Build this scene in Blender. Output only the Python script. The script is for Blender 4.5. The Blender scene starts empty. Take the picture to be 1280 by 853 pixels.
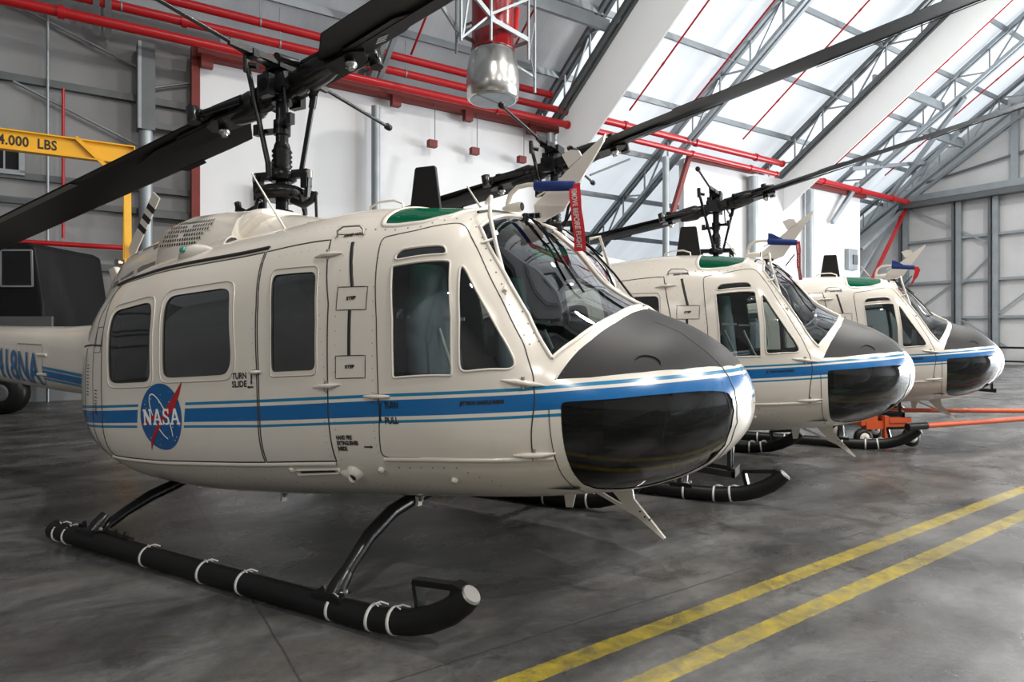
import bpy, bmesh, math, random
from mathutils import Vector, Matrix
from mathutils.geometry import delaunay_2d_cdt
random.seed(7)
SC = bpy.context.scene
COL = SC.collection
# ------------------------------------------------------------------ camera
CAM_H = 1.533
cam_d = bpy.data.cameras.new('camera'); cam = bpy.data.objects.new('camera', cam_d); COL.objects.link(cam)
cam.location = (0, 0, CAM_H); cam.rotation_euler = (math.radians(90), 0, 0)
cam_d.sensor_width = 36; cam_d.lens = 799.65 / 1280 * 36
cam_d.shift_y = -(426.5 - 415.09) / 1280
cam_d.clip_start = .05; cam_d.clip_end = 300
SC.camera = cam
SC.view_settings.view_transform = 'Standard'; SC.view_settings.look = 'None'
SC.view_settings.gamma = 1; SC.view_settings.use_curve_mapping = False
SC.view_settings.exposure = 0.42
# ------------------------------------------------------------------ world and lights
W = bpy.data.worlds.new('sky'); SC.world = W; W.use_nodes = True
W.node_tree.nodes['Background'].inputs[0].default_value = (.88, .94, 1, 1)
W.node_tree.nodes['Background'].inputs[1].default_value = 1.55
HC_, HS_ = .8388, .5445            # hangar axes: u along the side wall, w across
def HB(u, w, z=0.0): return Vector((HC_*u - HS_*w, HS_*u + HC_*w, z))
HROT = math.atan2(HS_, HC_)
def area_light(name, u, w, z, sx, sy, power, rot, col=(1, 1, 1)):
    l = bpy.data.lights.new(name, 'AREA'); l.shape = 'RECTANGLE'; l.size = sx; l.size_y = sy; l.energy = power; l.color = col
    o = bpy.data.objects.new(name, l); COL.objects.link(o); o.location = HB(u, w, z)
    o.rotation_euler = (Matrix.Rotation(HROT, 4, 'Z') @ rot).to_euler(); return o
# daylight coming in by the open hangar door in the end wall, right of the picture
area_light('door_daylight', 35.7, -2.5, 3.7, 7.2, 22, 8000, Matrix.Rotation(math.radians(90), 4, 'Y'), (.93, .97, 1))
# high-bay lamps under the roof; the far-left one added to brighten window reflections
for i, (u, w, z, p) in enumerate(((-3, -7, 11.5, 330), (6, -7, 11.5, 680), (14, -6, 12, 520), (22, -6, 12, 420), (-17, -5, 11, 420), (3, 3.5, 13, 260), (10, 4, 13.5, 520), (18, 5, 13.5, 560), (27, 6, 13.5, 500))):
    l = bpy.data.lights.new('bay_and_fill_lamp', 'AREA'); l.shape = 'DISK'; l.size = .55; l.energy = p*1.6; l.color = (1, .955, .89)
    o = bpy.data.objects.new('bay_and_fill_lamp', l); COL.objects.link(o); o.location = HB(u, w, z)
# ------------------------------------------------------------------ materials
def nodes(m): return m.node_tree.nodes, m.node_tree.links
def mat(name, col, rough=.5, metal=0., coat=0., bump=0., bscale=40., vary=0., vscale=3., spec=None):
    m = bpy.data.materials.new(name); m.use_nodes = True; n, l = nodes(m); b = n['Principled BSDF']
    b.inputs['Base Color'].default_value = (*col, 1); b.inputs['Roughness'].default_value = rough
    b.inputs['Metallic'].default_value = metal; b.inputs['Coat Weight'].default_value = coat
    b.inputs['Coat Roughness'].default_value = .06
    if spec is not None: b.inputs['Specular IOR Level'].default_value = spec
    tc = n.new('ShaderNodeTexCoord')
    if vary:
        t = n.new('ShaderNodeTexNoise'); t.inputs['Scale'].default_value = vscale; t.inputs['Detail'].default_value = 6
        l.new(tc.outputs['Object'], t.inputs['Vector'])
        mx = n.new('ShaderNodeMix'); mx.data_type = 'RGBA'
        mx.inputs[6].default_value = (*[c*(1-vary) for c in col], 1); mx.inputs[7].default_value = (*[min(1, c*(1+vary*.5)) for c in col], 1)
        l.new(t.outputs['Fac'], mx.inputs[0]); l.new(mx.outputs[2], b.inputs['Base Color'])
    if bump:
        t2 = n.new('ShaderNodeTexNoise'); t2.inputs['Scale'].default_value = bscale; t2.inputs['Detail'].default_value = 3
        l.new(tc.outputs['Object'], t2.inputs['Vector'])
        bp = n.new('ShaderNodeBump'); bp.inputs['Strength'].default_value = bump; bp.inputs['Distance'].default_value = .01
        l.new(t2.outputs['Fac'], bp.inputs['Height']); l.new(bp.outputs['Normal'], b.inputs['Normal'])
    return m
def glass_mat(name, tint, rough=.02, refl=1.0):
    m = bpy.data.materials.new(name); m.use_nodes = True; n, l = nodes(m); n.remove(n['Principled BSDF'])
    out = n['Material Output']; tr = n.new('ShaderNodeBsdfTransparent'); tr.inputs[0].default_value = (*tint, 1)
    gl = n.new('ShaderNodeBsdfGlossy'); gl.inputs['Roughness'].default_value = rough
    fr = n.new('ShaderNodeFresnel'); fr.inputs['IOR'].default_value = 1.5
    mu = n.new('ShaderNodeMath'); mu.operation = 'MULTIPLY'; mu.inputs[1].default_value = refl; mu.use_clamp = True
    mx = n.new('ShaderNodeMixShader'); l.new(fr.outputs[0], mu.inputs[0]); l.new(mu.outputs[0], mx.inputs[0])
    l.new(tr.outputs[0], mx.inputs[1]); l.new(gl.outputs[0], mx.inputs[2]); l.new(mx.outputs[0], out.inputs[0]); return m
def fabric_mat(name, col, trans, fold_shade=.25):
    m = bpy.data.materials.new(name); m.use_nodes = True; n, l = nodes(m); n.remove(n['Principled BSDF']); out = n['Material Output']
    d = n.new('ShaderNodeBsdfDiffuse'); t = n.new('ShaderNodeBsdfTranslucent'); mx = n.new('ShaderNodeMixShader'); mx.inputs[0].default_value = trans
    tc = n.new('ShaderNodeTexCoord'); no = n.new('ShaderNodeTexNoise'); no.inputs['Scale'].default_value = .55; no.inputs['Detail'].default_value = 5
    mp = n.new('ShaderNodeMapping'); mp.inputs['Scale'].default_value = (1.6, .35, .35)
    l.new(tc.outputs['Object'], mp.inputs[0]); l.new(mp.outputs[0], no.inputs['Vector'])
    cr = n.new('ShaderNodeMix'); cr.data_type = 'RGBA'
    cr.inputs[6].default_value = (*[c*(1-fold_shade) for c in col], 1); cr.inputs[7].default_value = (*col, 1)  # shading of the folds painted into the fabric colour
    l.new(no.outputs['Fac'], cr.inputs[0]); l.new(cr.outputs[2], d.inputs[0]); l.new(cr.outputs[2], t.inputs[0])
    bp = n.new('ShaderNodeBump'); bp.inputs['Strength'].default_value = .6; bp.inputs['Distance'].default_value = .15
    l.new(no.outputs['Fac'], bp.inputs['Height']); l.new(bp.outputs[0], d.inputs['Normal'])
    l.new(d.outputs[0], mx.inputs[1]); l.new(t.outputs[0], mx.inputs[2]); l.new(mx.outputs[0], out.inputs[0]); return m
M = {}
M['white'] = mat('cream_white_paint', (.70, .655, .585), .22, coat=.5, vary=.07, vscale=2.5, bump=.06, bscale=5)
M['blue'] = mat('blue_paint', (.0, .115, .34), .22, coat=.5)
M['cyan'] = mat('light_blue_paint', (.006, .18, .36), .22, coat=.5)
M['hood'] = mat('flat_black_hood', (.013, .0125, .013), .5, vary=.2, vscale=4, spec=.22)
M['black'] = mat('black_paint', (.006, .006, .0065), .28, bump=.1, bscale=60, spec=.35)
M['blade'] = mat('blade_black', (.007, .007, .0075), .42, vary=.25, vscale=3, spec=.22)
M['blade_sheen'] = mat('blade_edge_sheen', (.09, .088, .078), .45, vary=.2)  # paler grey that paints the reflection on the blade edge
M['rubber'] = mat('black_rubber', (.006, .006, .006), .42, spec=.28)
M['seam'] = mat('dark_seam', (.03, .028, .025), .6)
M['grille'] = mat('grille_hole', (.02, .018, .016), .7)
M['lining'] = mat('dark_cabin_lining', (.07, .074, .08), .7, vary=.3)
M['seat'] = mat('grey_seat', (.14, .16, .19), .55, vary=.3, vscale=8)
M['panel'] = mat('instrument_black', (.008, .008, .0085), .55, spec=.2)
M['label'] = mat('pale_label', (.6, .6, .58), .6)
M['stencil'] = mat('black_stencil', (.012, .012, .012), .5)
M['red_badge'] = mat('badge_red', (.42, .015, .02), .35)
M['white_badge'] = mat('badge_white', (.85, .85, .85), .35)
M['blue_badge'] = mat('badge_blue', (.003, .10, .30), .3, coat=.4, vary=.25, vscale=9)
M['steel'] = mat('bare_steel', (.55, .54, .52), .25, 1.)
M['dull_steel'] = mat('dull_steel', (.35, .34, .32), .45, .8)
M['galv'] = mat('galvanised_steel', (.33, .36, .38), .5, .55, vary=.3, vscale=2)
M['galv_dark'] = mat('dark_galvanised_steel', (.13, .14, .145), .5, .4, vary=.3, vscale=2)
M['red_pipe'] = mat('red_pipe_paint', (.44, .008, .012), .3, vary=.2, vscale=1)
M['red_housing'] = mat('red_housing_paint', (.20, .004, .007), .25)
M['red_dark'] = mat('primer_red_steel', (.17, .016, .011), .6, vary=.3, vscale=3)
M['orange'] = mat('orange_paint', (.60, .09, .02), .45, vary=.25, vscale=5)
M['yellow'] = mat('yellow_crane_paint', (.80, .40, .005), .4, vary=.12, vscale=4)
M['blue_cloth'] = mat('blue_cover_cloth', (.008, .03, .17), .75, bump=.3, bscale=70)
M['red_cloth'] = mat('red_streamer_cloth', (.62, .02, .03), .7, bump=.3, bscale=60)
M['white_wall'] = mat('white_insulated_panel', (.69, .70, .715), .5, vary=.06, vscale=.5)
M['grey_wall'] = mat('grey_insulation_facing', (.27, .272, .275), .45, vary=.4, vscale=.7, bump=.5, bscale=2.5)
M['end_wall'] = mat('pale_insulation_facing', (.60, .605, .61), .5, vary=.3, vscale=.6, bump=.5, bscale=2)
M['dark_wall'] = mat('dark_wall_facing', (.36, .36, .36), .6, vary=.4, vscale=.5)
M['roof_fabric'] = fabric_mat('translucent_white_roof', (.92, .94, .95), .42, .30)
M['roof_grey'] = fabric_mat('grey_roof_lining', (.55, .56, .57), .12, .4)
M['roof_dim'] = fabric_mat('dim_roof_lining', (.6, .6, .6), .10, .4)
M['curtain'] = fabric_mat('white_draft_curtain', (.88, .88, .87), .42, .08)
M['glass'] = glass_mat('window_glass', (.42, .45, .47), .015, 3.6)
M['glass_clear'] = glass_mat('windshield_glass', (.62, .69, .69), .01, 2.0)
M['glass_chin'] = glass_mat('chin_glass', (.16, .16, .15), .012, 1.1)
M['glass_green'] = glass_mat('green_skylight_glass', (.02, .45, .24), .03, 1.2)
def _tint(m, col, f):
    n, l = nodes(m); out = n['Material Output']; src = out.inputs[0].links[0].from_socket
    d = n.new('ShaderNodeBsdfDiffuse'); d.inputs[0].default_value = (*col, 1); t = n.new('ShaderNodeBsdfTranslucent'); t.inputs[0].default_value = (*col, 1)
    a = n.new('ShaderNodeMixShader'); a.inputs[0].default_value = .4; l.new(d.outputs[0], a.inputs[1]); l.new(t.outputs[0], a.inputs[2])
    b = n.new('ShaderNodeMixShader'); b.inputs[0].default_value = f; l.new(src, b.inputs[1]); l.new(a.outputs[0], b.inputs[2]); l.new(b.outputs[0], out.inputs[0])
_tint(M['glass_green'], (.008, .20, .10), .55)
M['beacon'] = mat('red_beacon', (.7, .02, .01), .15)
M['green_lens'] = mat('green_lens', (.03, .22, .18), .1)
# ------------------------------------------------------------------ mesh builder
class MB:
    def __init__(s): s.v = []; s.f = []; s.mi = []; s.sm = []; s.mats = []
    def slot(s, m):
        if m not in s.mats: s.mats.append(m)
        return s.mats.index(m)
    def add(s, vs, fs, m, smooth=False):
        b = len(s.v); s.v += [tuple(v) for v in vs]; k = s.slot(m)
        for f in fs: s.f.append([b+i for i in f]); s.mi.append(k); s.sm.append(smooth)
    def box(s, c, h, m, R=None):
        c = Vector(c); vs = []
        for x in (-1, 1):
            for y in (-1, 1):
                for z in (-1, 1):
                    d = Vector((x*h[0], y*h[1], z*h[2])); vs.append(c + (R @ d if R else d))
        s.add(vs, [(0, 1, 3, 2), (4, 6, 7, 5), (0, 4, 5, 1), (2, 3, 7, 6), (0, 2, 6, 4), (1, 5, 7, 3)], m)
    def bar(s, a, b, w, h, m, up=(0, 0, 1)):
        """rectangular bar from a to b"""
        a = Vector(a); b = Vector(b); d = b-a; L = d.length
        if L < 1e-6: return
        x = d/L; u = Vector(up); y = u.cross(x)
        if y.length < 1e-3: y = Vector((1, 0, 0)).cross(x)
        y.normalize(); z = x.cross(y); R = Matrix((x, y, z)).transposed()
        s.box((a+b)/2, (L/2, w/2, h/2), m, R)
    def tube(s, pts, r, m, n=12, cap=True, smooth=True):
        pts = [Vector(p) for p in pts]; rs = r if isinstance(r, (list, tuple)) else [r]*len(pts)
        ref = None; rings = []
        for i, p in enumerate(pts):
            t = (pts[min(i+1, len(pts)-1)] - pts[max(i-1, 0)]).normalized()
            if ref is None:
                ref = Vector((0, 0, 1)) if abs(t.z) < .9 else Vector((1, 0, 0))
            a = (ref - t*ref.dot(t)).normalized(); ref = a; b = t.cross(a)
            rings.append([p + (a*math.cos(2*math.pi*k/n) + b*math.sin(2*math.pi*k/n))*rs[i] for k in range(n)])
        vs = [v for g in rings for v in g]; fs = []
        for i in range(len(pts)-1):
            for k in range(n):
                fs.append((i*n+k, i*n+(k+1) % n, (i+1)*n+(k+1) % n, (i+1)*n+k))
        s.add(vs, fs, m, smooth)
        if cap:
            s.add(rings[0], [tuple(range(n))[::-1]], m); s.add(rings[-1], [tuple(range(n))], m)
    def lathe(s, o, axis, prof, m, n=20, smooth=True):
        """profile [(distance along the axis, radius)]"""
        o = Vector(o); ax = Vector(axis).normalized()
        a = ax.orthogonal().normalized(); b = ax.cross(a); vs = []
        for d, r in prof:
            for k in range(n):
                an = 2*math.pi*k/n; vs.append(o + ax*d + (a*math.cos(an)+b*math.sin(an))*r)
        fs = [(i*n+k, i*n+(k+1) % n, (i+1)*n+(k+1) % n, (i+1)*n+k) for i in range(len(prof)-1) for k in range(n)]
        s.add(vs, fs, m, smooth)
        L = len(prof)
        s.add(vs[:n], [tuple(range(n))[::-1]], m); s.add(vs[(L-1)*n:], [tuple(range(n))], m)
    def loft(s, rings, m, cap=True, smooth=True):
        n = len(rings[0]); vs = [v for r in rings for v in r]
        fs = [(i*n+k, i*n+(k+1) % n, (i+1)*n+(k+1) % n, (i+1)*n+k) for i in range(len(rings)-1) for k in range(n)]
        s.add(vs, fs, m, smooth)
        if cap: s.add(rings[0], [tuple(range(n))[::-1]], m); s.add(rings[-1], [tuple(range(n))], m)
    def plate(s, poly, nrm, th, m):
        """flat plate: polygon extruded both ways along nrm"""
        nrm = Vector(nrm).normalized()*th/2; n = len(poly)
        A = [Vector(p)+nrm for p in poly]; B = [Vector(p)-nrm for p in poly]
        s.add(A+B, [tuple(range(n)), tuple(range(2*n-1, n-1, -1))]+[(k, n+k, n+(k+1) % n, (k+1) % n) for k in range(n)], m)
    def build(s, name, parent=None, fixn=True, loc=None, bevel=0):
        me = bpy.data.meshes.new(name); me.from_pydata(s.v, [], s.f)
        for m in s.mats: me.materials.append(m)
        me.polygons.foreach_set('material_index', s.mi); me.polygons.foreach_set('use_smooth', s.sm); me.update()
        if fixn:
            bm = bmesh.new(); bm.from_mesh(me); bmesh.ops.recalc_face_normals(bm, faces=bm.faces); bm.to_mesh(me); bm.free()
        o = bpy.data.objects.new(name, me); COL.objects.link(o)
        if parent: o.parent = parent
        if loc: o.location = loc
        if bevel:
            b = o.modifiers.new('bevel', 'BEVEL'); b.width = bevel; b.segments = 2; b.limit_method = 'ANGLE'
        return o
def tag(o, label=None, cat=None, group=None, kind=None):
    if label: o['label'] = label
    if cat: o['category'] = cat
    if group: o['group'] = group
    if kind: o['kind'] = kind
    return o
def empty(name, loc=(0, 0, 0), rz=0):
    o = bpy.data.objects.new(name, None); o.empty_display_size = .2; COL.objects.link(o); o.location = loc; o.rotation_euler = (0, 0, rz); return o
def copy_tree(o, parent=None):
    c = o.copy(); COL.objects.link(c)
    if parent: c.parent = parent
    for ch in list(KIDS.get(o.name, [])): copy_tree(ch, c)
    return c
KIDS = {}
def text_polys(txt, size, bold=0, spacing=1.0, cut=0):
    """triangles of a text, origin at its left baseline"""
    cu = bpy.data.curves.new('t', 'FONT'); cu.body = txt; cu.size = size; cu.offset = bold; cu.space_character = spacing; cu.resolution_u = 3
    o = bpy.data.objects.new('t', cu); COL.objects.link(o)
    dg = bpy.context.evaluated_depsgraph_get(); me = o.evaluated_get(dg).to_mesh()
    vs = [tuple(v.co) for v in me.vertices]; fs = [tuple(p.vertices) for p in me.polygons]
    if cut:
        bm = bmesh.new(); bm.from_mesh(me); hi = max(v[1] for v in vs); y = cut
        while y < hi:
            bmesh.ops.bisect_plane(bm, geom=bm.verts[:]+bm.edges[:]+bm.faces[:], plane_co=(0, y, 0), plane_no=(0, 1, 0)); y += cut
        bm.verts.index_update(); vs = [tuple(v.co) for v in bm.verts]; fs = [tuple(v.index for v in f.verts) for f in bm.faces]; bm.free()
    o.evaluated_get(dg).to_mesh_clear(); bpy.data.objects.remove(o); bpy.data.curves.remove(cu)
    return vs, fs
# ================================================================== THE SETTING
# ---- floor: worn concrete with joints and two yellow lane lines (object coordinates = hangar u, w)
def floor_mat():
    m = bpy.data.materials.new('worn_concrete'); m.use_nodes = True; n, l = nodes(m); b = n['Principled BSDF']
    tc = n.new('ShaderNodeTexCoord'); sp = n.new('ShaderNodeSeparateXYZ'); l.new(tc.outputs['Object'], sp.inputs[0])
    def noise(scale, det=8, rough=.6, vec=None, dist=0):
        t = n.new('ShaderNodeTexNoise'); t.inputs['Scale'].default_value = scale; t.inputs['Detail'].default_value = det
        t.inputs['Roughness'].default_value = rough; t.inputs['Distortion'].default_value = dist
        l.new(vec or tc.outputs['Object'], t.inputs['Vector']); return t.outputs['Fac']
    def ramp(src, pts):
        r = n.new('ShaderNodeValToRGB'); e = r.color_ramp.elements
        e[0].position, e[0].color = pts[0][0], (*[pts[0][1]]*3, 1) if isinstance(pts[0][1], (int, float)) else (*pts[0][1], 1)
        e[1].position, e[1].color = pts[1][0], (*[pts[1][1]]*3, 1) if isinstance(pts[1][1], (int, float)) else (*pts[1][1], 1)
        for p in pts[2:]:
            q = e.new(p[0]); q.color = (*[p[1]]*3, 1) if isinstance(p[1], (int, float)) else (*p[1], 1)
        l.new(src, r.inputs[0]); return r.outputs[0]
    def mth(op, a, b=None, clamp=False):
        q = n.new('ShaderNodeMath'); q.operation = op; q.use_clamp = clamp
        for i, v in enumerate((a, b)):
            if v is None: continue
            if isinstance(v, (int, float)): q.inputs[i].default_value = v
            else: l.new(v, q.inputs[i])
        return q.outputs[0]
    def mix(f, a, b, mode='MIX'):
        q = n.new('ShaderNodeMix'); q.data_type = 'RGBA'; q.blend_type = mode
        for i, v in ((0, f), (6, a), (7, b)):
            if isinstance(v, tuple): q.inputs[i].default_value = (*v, 1)
            elif isinstance(v, (int, float)): q.inputs[i].default_value = v
            else: l.new(v, q.inputs[i])
        return q.outputs[2]
    mp = n.new('ShaderNodeMapping'); mp.inputs['Scale'].default_value = (.7, 1.6, 1); mp.inputs['Rotation'].default_value = (0, 0, .6); l.new(tc.outputs['Object'], mp.inputs[0])
    base = ramp(noise(1.1, 9, .62, mp.outputs[0], .4), [(.32, (.026, .0265, .027)), (.68, (.175, .175, .172)), (.5, (.082, .083, .083))])
    fine = ramp(noise(14, 8, .75), [(.3, .72), (.7, 1.15)])
    c = mix(1.0, base, fine, 'MULTIPLY')
    stain = ramp(noise(2.3, 10, .7, None, .8), [(.54, 0.), (.64, 1.)])
    c = mix(mth('MULTIPLY', stain, .62), c, (.020, .019, .018))
    spots = ramp(noise(9.5, 6, .7, None, .3), [(.62, 0.), (.70, 1.)])
    patch = ramp(noise(.55, 3, .5), [(.45, 0.), (.6, 1.)])
    c = mix(mth('MULTIPLY', mth('MULTIPLY', spots, patch), .7), c, (.014, .013, .012))
    warm = ramp(noise(.8, 4, .5, mp.outputs[0]), [(.45, 0.), (.7, 1.)])
    c = mix(mth('MULTIPLY', warm, .25), c, (.15, .125, .10))
    # construction joints
    def joint(axis, off, period, width=.012):
        a = mth('SUBTRACT', sp.outputs[axis], off); a = mth('ADD', a, mth('MULTIPLY', mth('SUBTRACT', noise(3, 3), .5), .02))
        a = mth('DIVIDE', a, period); f = mth('FRACT', mth('ADD', a, 20.5)); f = mth('ABSOLUTE', mth('SUBTRACT', f, .5))
        return mth('LESS_THAN', f, width/period/2)
    j = mth('MAXIMUM', joint(0, .75, 6.25), joint(1, 2.64, 6.0))
    c = mix(mth('MULTIPLY', j, .75), c, (.035, .033, .032))
    # lane lines, turned by a degree, with worn paint
    wv = mth('SUBTRACT', sp.outputs[1], mth('MULTIPLY', sp.outputs[0], .029))
    def band(c0, hw):
        a = mth('ABSOLUTE', mth('SUBTRACT', wv, c0)); return mth('LESS_THAN', mth('ADD', a, mth('MULTIPLY', mth('SUBTRACT', noise(25, 3), .5), .02)), hw)
    yl = mth('MAXIMUM', band(2.298, .056), band(1.973, .058))
    worn = ramp(noise(7, 9, .78, None, .5), [(.38, .22), (.62, .74)])
    c = mix(mth('MULTIPLY', yl, worn), c, mix(fine, (.22, .15, .01), (.42, .32, .02)))
    l.new(c, b.inputs['Base Color'])
    rg = ramp(noise(1.6, 7, .6), [(.3, .20), (.7, .40)]); l.new(rg, b.inputs['Roughness'])
    bp = n.new('ShaderNodeBump'); bp.inputs['Strength'].default_value = .25; bp.inputs['Distance'].default_value = .01
    l.new(mth('SUBTRACT', noise(30, 6, .7), mth('MULTIPLY', j, 1.5)), bp.inputs['Height']); l.new(bp.outputs[0], b.inputs['Normal'])
    return m
M['floor'] = floor_mat()
hang = Matrix.Rotation(HROT, 4, 'Z')
def hbuild(mb, name, parent=None, kind=None, bevel=0):
    """meshes written in hangar coordinates (u, w, z)"""
    o = mb.build(name, parent, bevel=bevel)
    if parent is None: o.rotation_euler = (0, 0, HROT)
    if kind: o['kind'] = kind
    return o
U0, U1, W0, W1 = -22.0, 36.0, -17.0, 24.0
b = MB(); b.add([(U0, W0, 0), (U1, W0, 0), (U1, W1, 0), (U0, W1, 0), (U0, W0, -.3), (U1, W0, -.3), (U1, W1, -.3), (U0, W1, -.3)],
      [(0, 1, 2, 3), (7, 6, 5, 4), (0, 4, 5, 1), (1, 5, 6, 2), (2, 6, 7, 3), (3, 7, 4, 0)], M['floor'])
hbuild(b, 'floor', kind='structure')
def zc(w): return 8.3 + .68*(17-abs(w))         # underside of the roof trusses
def zr(w): return zc(w) + 1.2                   # roof skin
def roof_piece(name, u0, u1, wa, wb, m, th=.12, nu=2, nw=2):
    b = MB(); za, zb = zr(wa), zr(wb)
    b.add([(u0, wa, za), (u1, wa, za), (u1, wb, zb), (u0, wb, zb), (u0, wa, za+.01), (u1, wa, za+.01), (u1, wb, zb+.01), (u0, wb, zb+.01)][:4], [(0, 1, 2, 3)], m)
    return hbuild(b, name, kind='structure')
ceil1 = roof_piece('ceiling', U0, 12.6, 0, W1, M['roof_grey'])
ceil2 = roof_piece('ceiling.001', 12.6, 25.0, 0, W1, M['roof_fabric'])
ceil3 = roof_piece('ceiling.002', 25.0, U1, 0, W1, M['roof_fabric'])
ceil4 = roof_piece('ceiling.003', U0, U1, 0, W0, M['roof_dim'])
def purlins(parent, u0, u1, ws, m):
    for w in ws:
        b = MB(); b.bar((u0, w, zr(w)-.14), (u1, w, zr(w)-.14), .07, .2, m); hbuild(b, 'purlin', parent)
PW = [1.2+1.9*i for i in range(12)]
purlins(ceil1, -8, 12.6, PW, M['galv']); purlins(ceil2, 12.6, 25, PW, M['galv']); purlins(ceil3, 25, U1, PW, M['galv'])
# ---- walls
def wall(name, pts, m, parent=None):
    b = MB(); n = len(pts); b.add(pts, [tuple(range(n))], m); return hbuild(b, name, parent, 'structure')
# white insulated partition along the side aisle, with standing-seam ribs
def partition(name, u0, u1, z1, w=17.0, t=.25):
    b = MB(); b.box(((u0+u1)/2, w+t/2, z1/2), ((u1-u0)/2, t/2, z1/2), M['white_wall'])
    return hbuild(b, name, None, 'structure')
partition('wall_back', 2.05, 12.75, 8.2); partition('wall_back.001', 18.9, 31.35, 8.2)
b = MB(); b.box((15.8, 17.15, 1.4), (3.1, .12, 1.4), M['white_wall']); hbuild(b, 'wall_back.002', kind='structure')
wall('wall_left', [(U0, W1, 0), (U0, W1, zr(W1)), (U0, 0, zr(0)), (U0, W0, zr(W0)), (U0, W0, 0)], M['dark_wall'])
wall('wall_back.003', [(U0, 17.45, 0), (2.6, 17.45, 0), (2.6, 17.45, zr(17.45)), (U0, 17.45, zr(17.45))], M['grey_wall'])
wall('wall_back.004', [(2.6, W1, 0), (U1, W1, 0), (U1, W1, zr(W1)), (2.6, W1, zr(W1))], M['grey_wall'])
wall('wall_back.005', [(2.6, 17.45, 0), (2.6, W1, 0), (2.6, W1, zr(W1)), (2.6, 17.45, zr(17.45))], M['grey_wall'])
wall('wall_right', [(U1, W1, 0), (U1, W1, zr(W1)), (U1, 0, zr(0)), (U1, W0, zr(W0)), (U1, W0, 0), (U1, -14, 0), (U1, -14, 7.6), (U1, 9, 7.6), (U1, 9, 0)], M['end_wall'])
# front wall (behind the camera)
b = MB(); zt = zr(W0)
for (a, c, z0, z1) in ((U0, U1, 0, zt),):
    b.box(((a+c)/2, W0, (z0+z1)/2), ((c-a)/2, .1, (z1-z0)/2), M['dark_wall'])
hbuild(b, 'wall_front', kind='structure')
# girts, posts and braces of the grey wall at the left
def trim(i, mb): return hbuild(mb, 'trim_%d' % i, kind='structure')
ti = 1
for z, h, m in ((7.0, .16, 'galv_dark'), (4.9, .14, 'galv_dark'), (4.37, .14, 'galv_dark'), (3.0, .16, 'galv_dark')):
    b = MB(); b.box((-9.5, 17.38, z), (12, .07, h/2), M[m]); trim(ti, b); ti += 1
for u in (-5.2, -2.6, -.9):
    b = MB(); b.tube([(u, 17.28, 0), (u, 17.28, 8.6)], .028, M['galv'], 8); trim(ti, b); ti += 1
for (a, c) in (((-1.5, 17.3, 6.9), (.8, 17.3, 5.9)), ((1.1, 17.3, 7.3), (1.95, 17.3, 7.6)), ((1.1, 17.3, 5.3), (1.95, 17.3, 5.8)), ((1.1, 17.3, 3.4), (1.95, 17.3, 3.9)), ((-1.6, 17.3, 8.6), (.85, 17.3, 7.7))):
    b = MB(); b.tube([a, c], .03, M['galv'], 6); trim(ti, b); ti += 1
for z in (6.7, 4.6, 3.3):
    b = MB(); b.box((1.5, 17.25, z-.3), (.5, .05, .07), M['galv_dark']); trim(ti, b); ti += 1
# red frame of the white partition
b = MB()
b.box((7.35, 16.85, 8.22), (5.35, .12, .17), M['red_dark'])
for u in (2.2, 4.6, 7.0, 9.3, 11.6): b.box((u, 16.75, 7.98), (.13, .1, .15), M['red_dark'])
trim(ti, b); ti += 1
b = MB(); b.box((1.98, 17.0, 4.15), (.09, .14, 4.2), M['red_dark']); trim(ti, b); ti += 1
b = MB(); b.box((21.0, 16.85, 8.25), (2.0, .1, .13), M['red_dark']); trim(ti, b); ti += 1
b = MB(); b.box((29.0, 16.85, 8.2), (2.5, .1, .15), M['red_dark']); trim(ti, b); ti += 1
b = MB(); b.bar((19.0, 16.8, 8.3), (17.9, 16.8, 5.6), .16, .16, M['red_dark']); trim(ti, b); ti += 1
# braces at the far corner between the partition and the end wall
for a, c, m in (((31.5, 17, 8.3), (35.8, 17.2, 8.35), 'galv'), ((31.5, 17, 5.6), (35.8, 17, 8.1), 'galv'), ((31.4, 17.3, 4.0), (35.5, 17.3, 8.0), 'galv'),
                ((31.5, 16.9, 3.2), (35.6, 16.9, 8.0), 'red_pipe'), ((33, 23.8, 3.2), (36, 23.8, 3.2), 'galv_dark'), ((31.5, 20, 6.0), (36, 20, 6.0), 'galv_dark'),
                ((33.2, 19.5, 0), (33.2, 19.5, 7.5), 'galv'), ((34.6, 19.5, 0), (34.6, 19.5, 7.5), 'galv'), ((31.5, 20, 3.5), (36, 20, 3.5), 'galv_dark')):
    b = MB(); b.bar(a, c, .14, .14, M[m]); trim(ti, b); ti += 1
# end wall: eaves beam, posts, girts, cross braces, gable posts
b = MB(); b.box((35.75, 9.5, 8.45), (.2, 7.6, .16), M['galv']); trim(ti, b); ti += 1
b = MB(); b.box((35.6, 9.5, 8.1), (.3, 7.6, .13), M['galv_dark']); trim(ti, b); ti += 1
for w in (17.0, 14.5, 12.95, 9.5, 7.8, 3.5):
    b = MB(); b.box((35.8, w, 4.1), (.12, .11, 4.1), M['galv']); b.box((35.7, w+.22, 4.1), (.1, .05, 4.1), M['galv_dark']); trim(ti, b); ti += 1
for z in (6.2, 4.05, 2.25):
    b = MB(); b.box((35.85, 9, z), (.07, 8, .06), M['galv']); trim(ti, b); ti += 1
for a, c in (((35.8, 16.9, 8), (35.8, 12.9, 5.6)), ((35.8, 14.4, 3.9), (35.8, 12.9, 5.5)), ((35.8, 17, 2.2), (35.8, 14.6, 4.1)), ((35.8, 14.5, 2.2), (35.8, 12.5, .8)), ((35.8, 12.9, 2.4), (35.8, 11.5, 3.6)), ((35.8, 17, 1.2), (35.8, 14.6, 2.2))):
    b = MB(); b.bar(a, c, .05, .07, M['galv']); trim(ti, b); ti += 1
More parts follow.
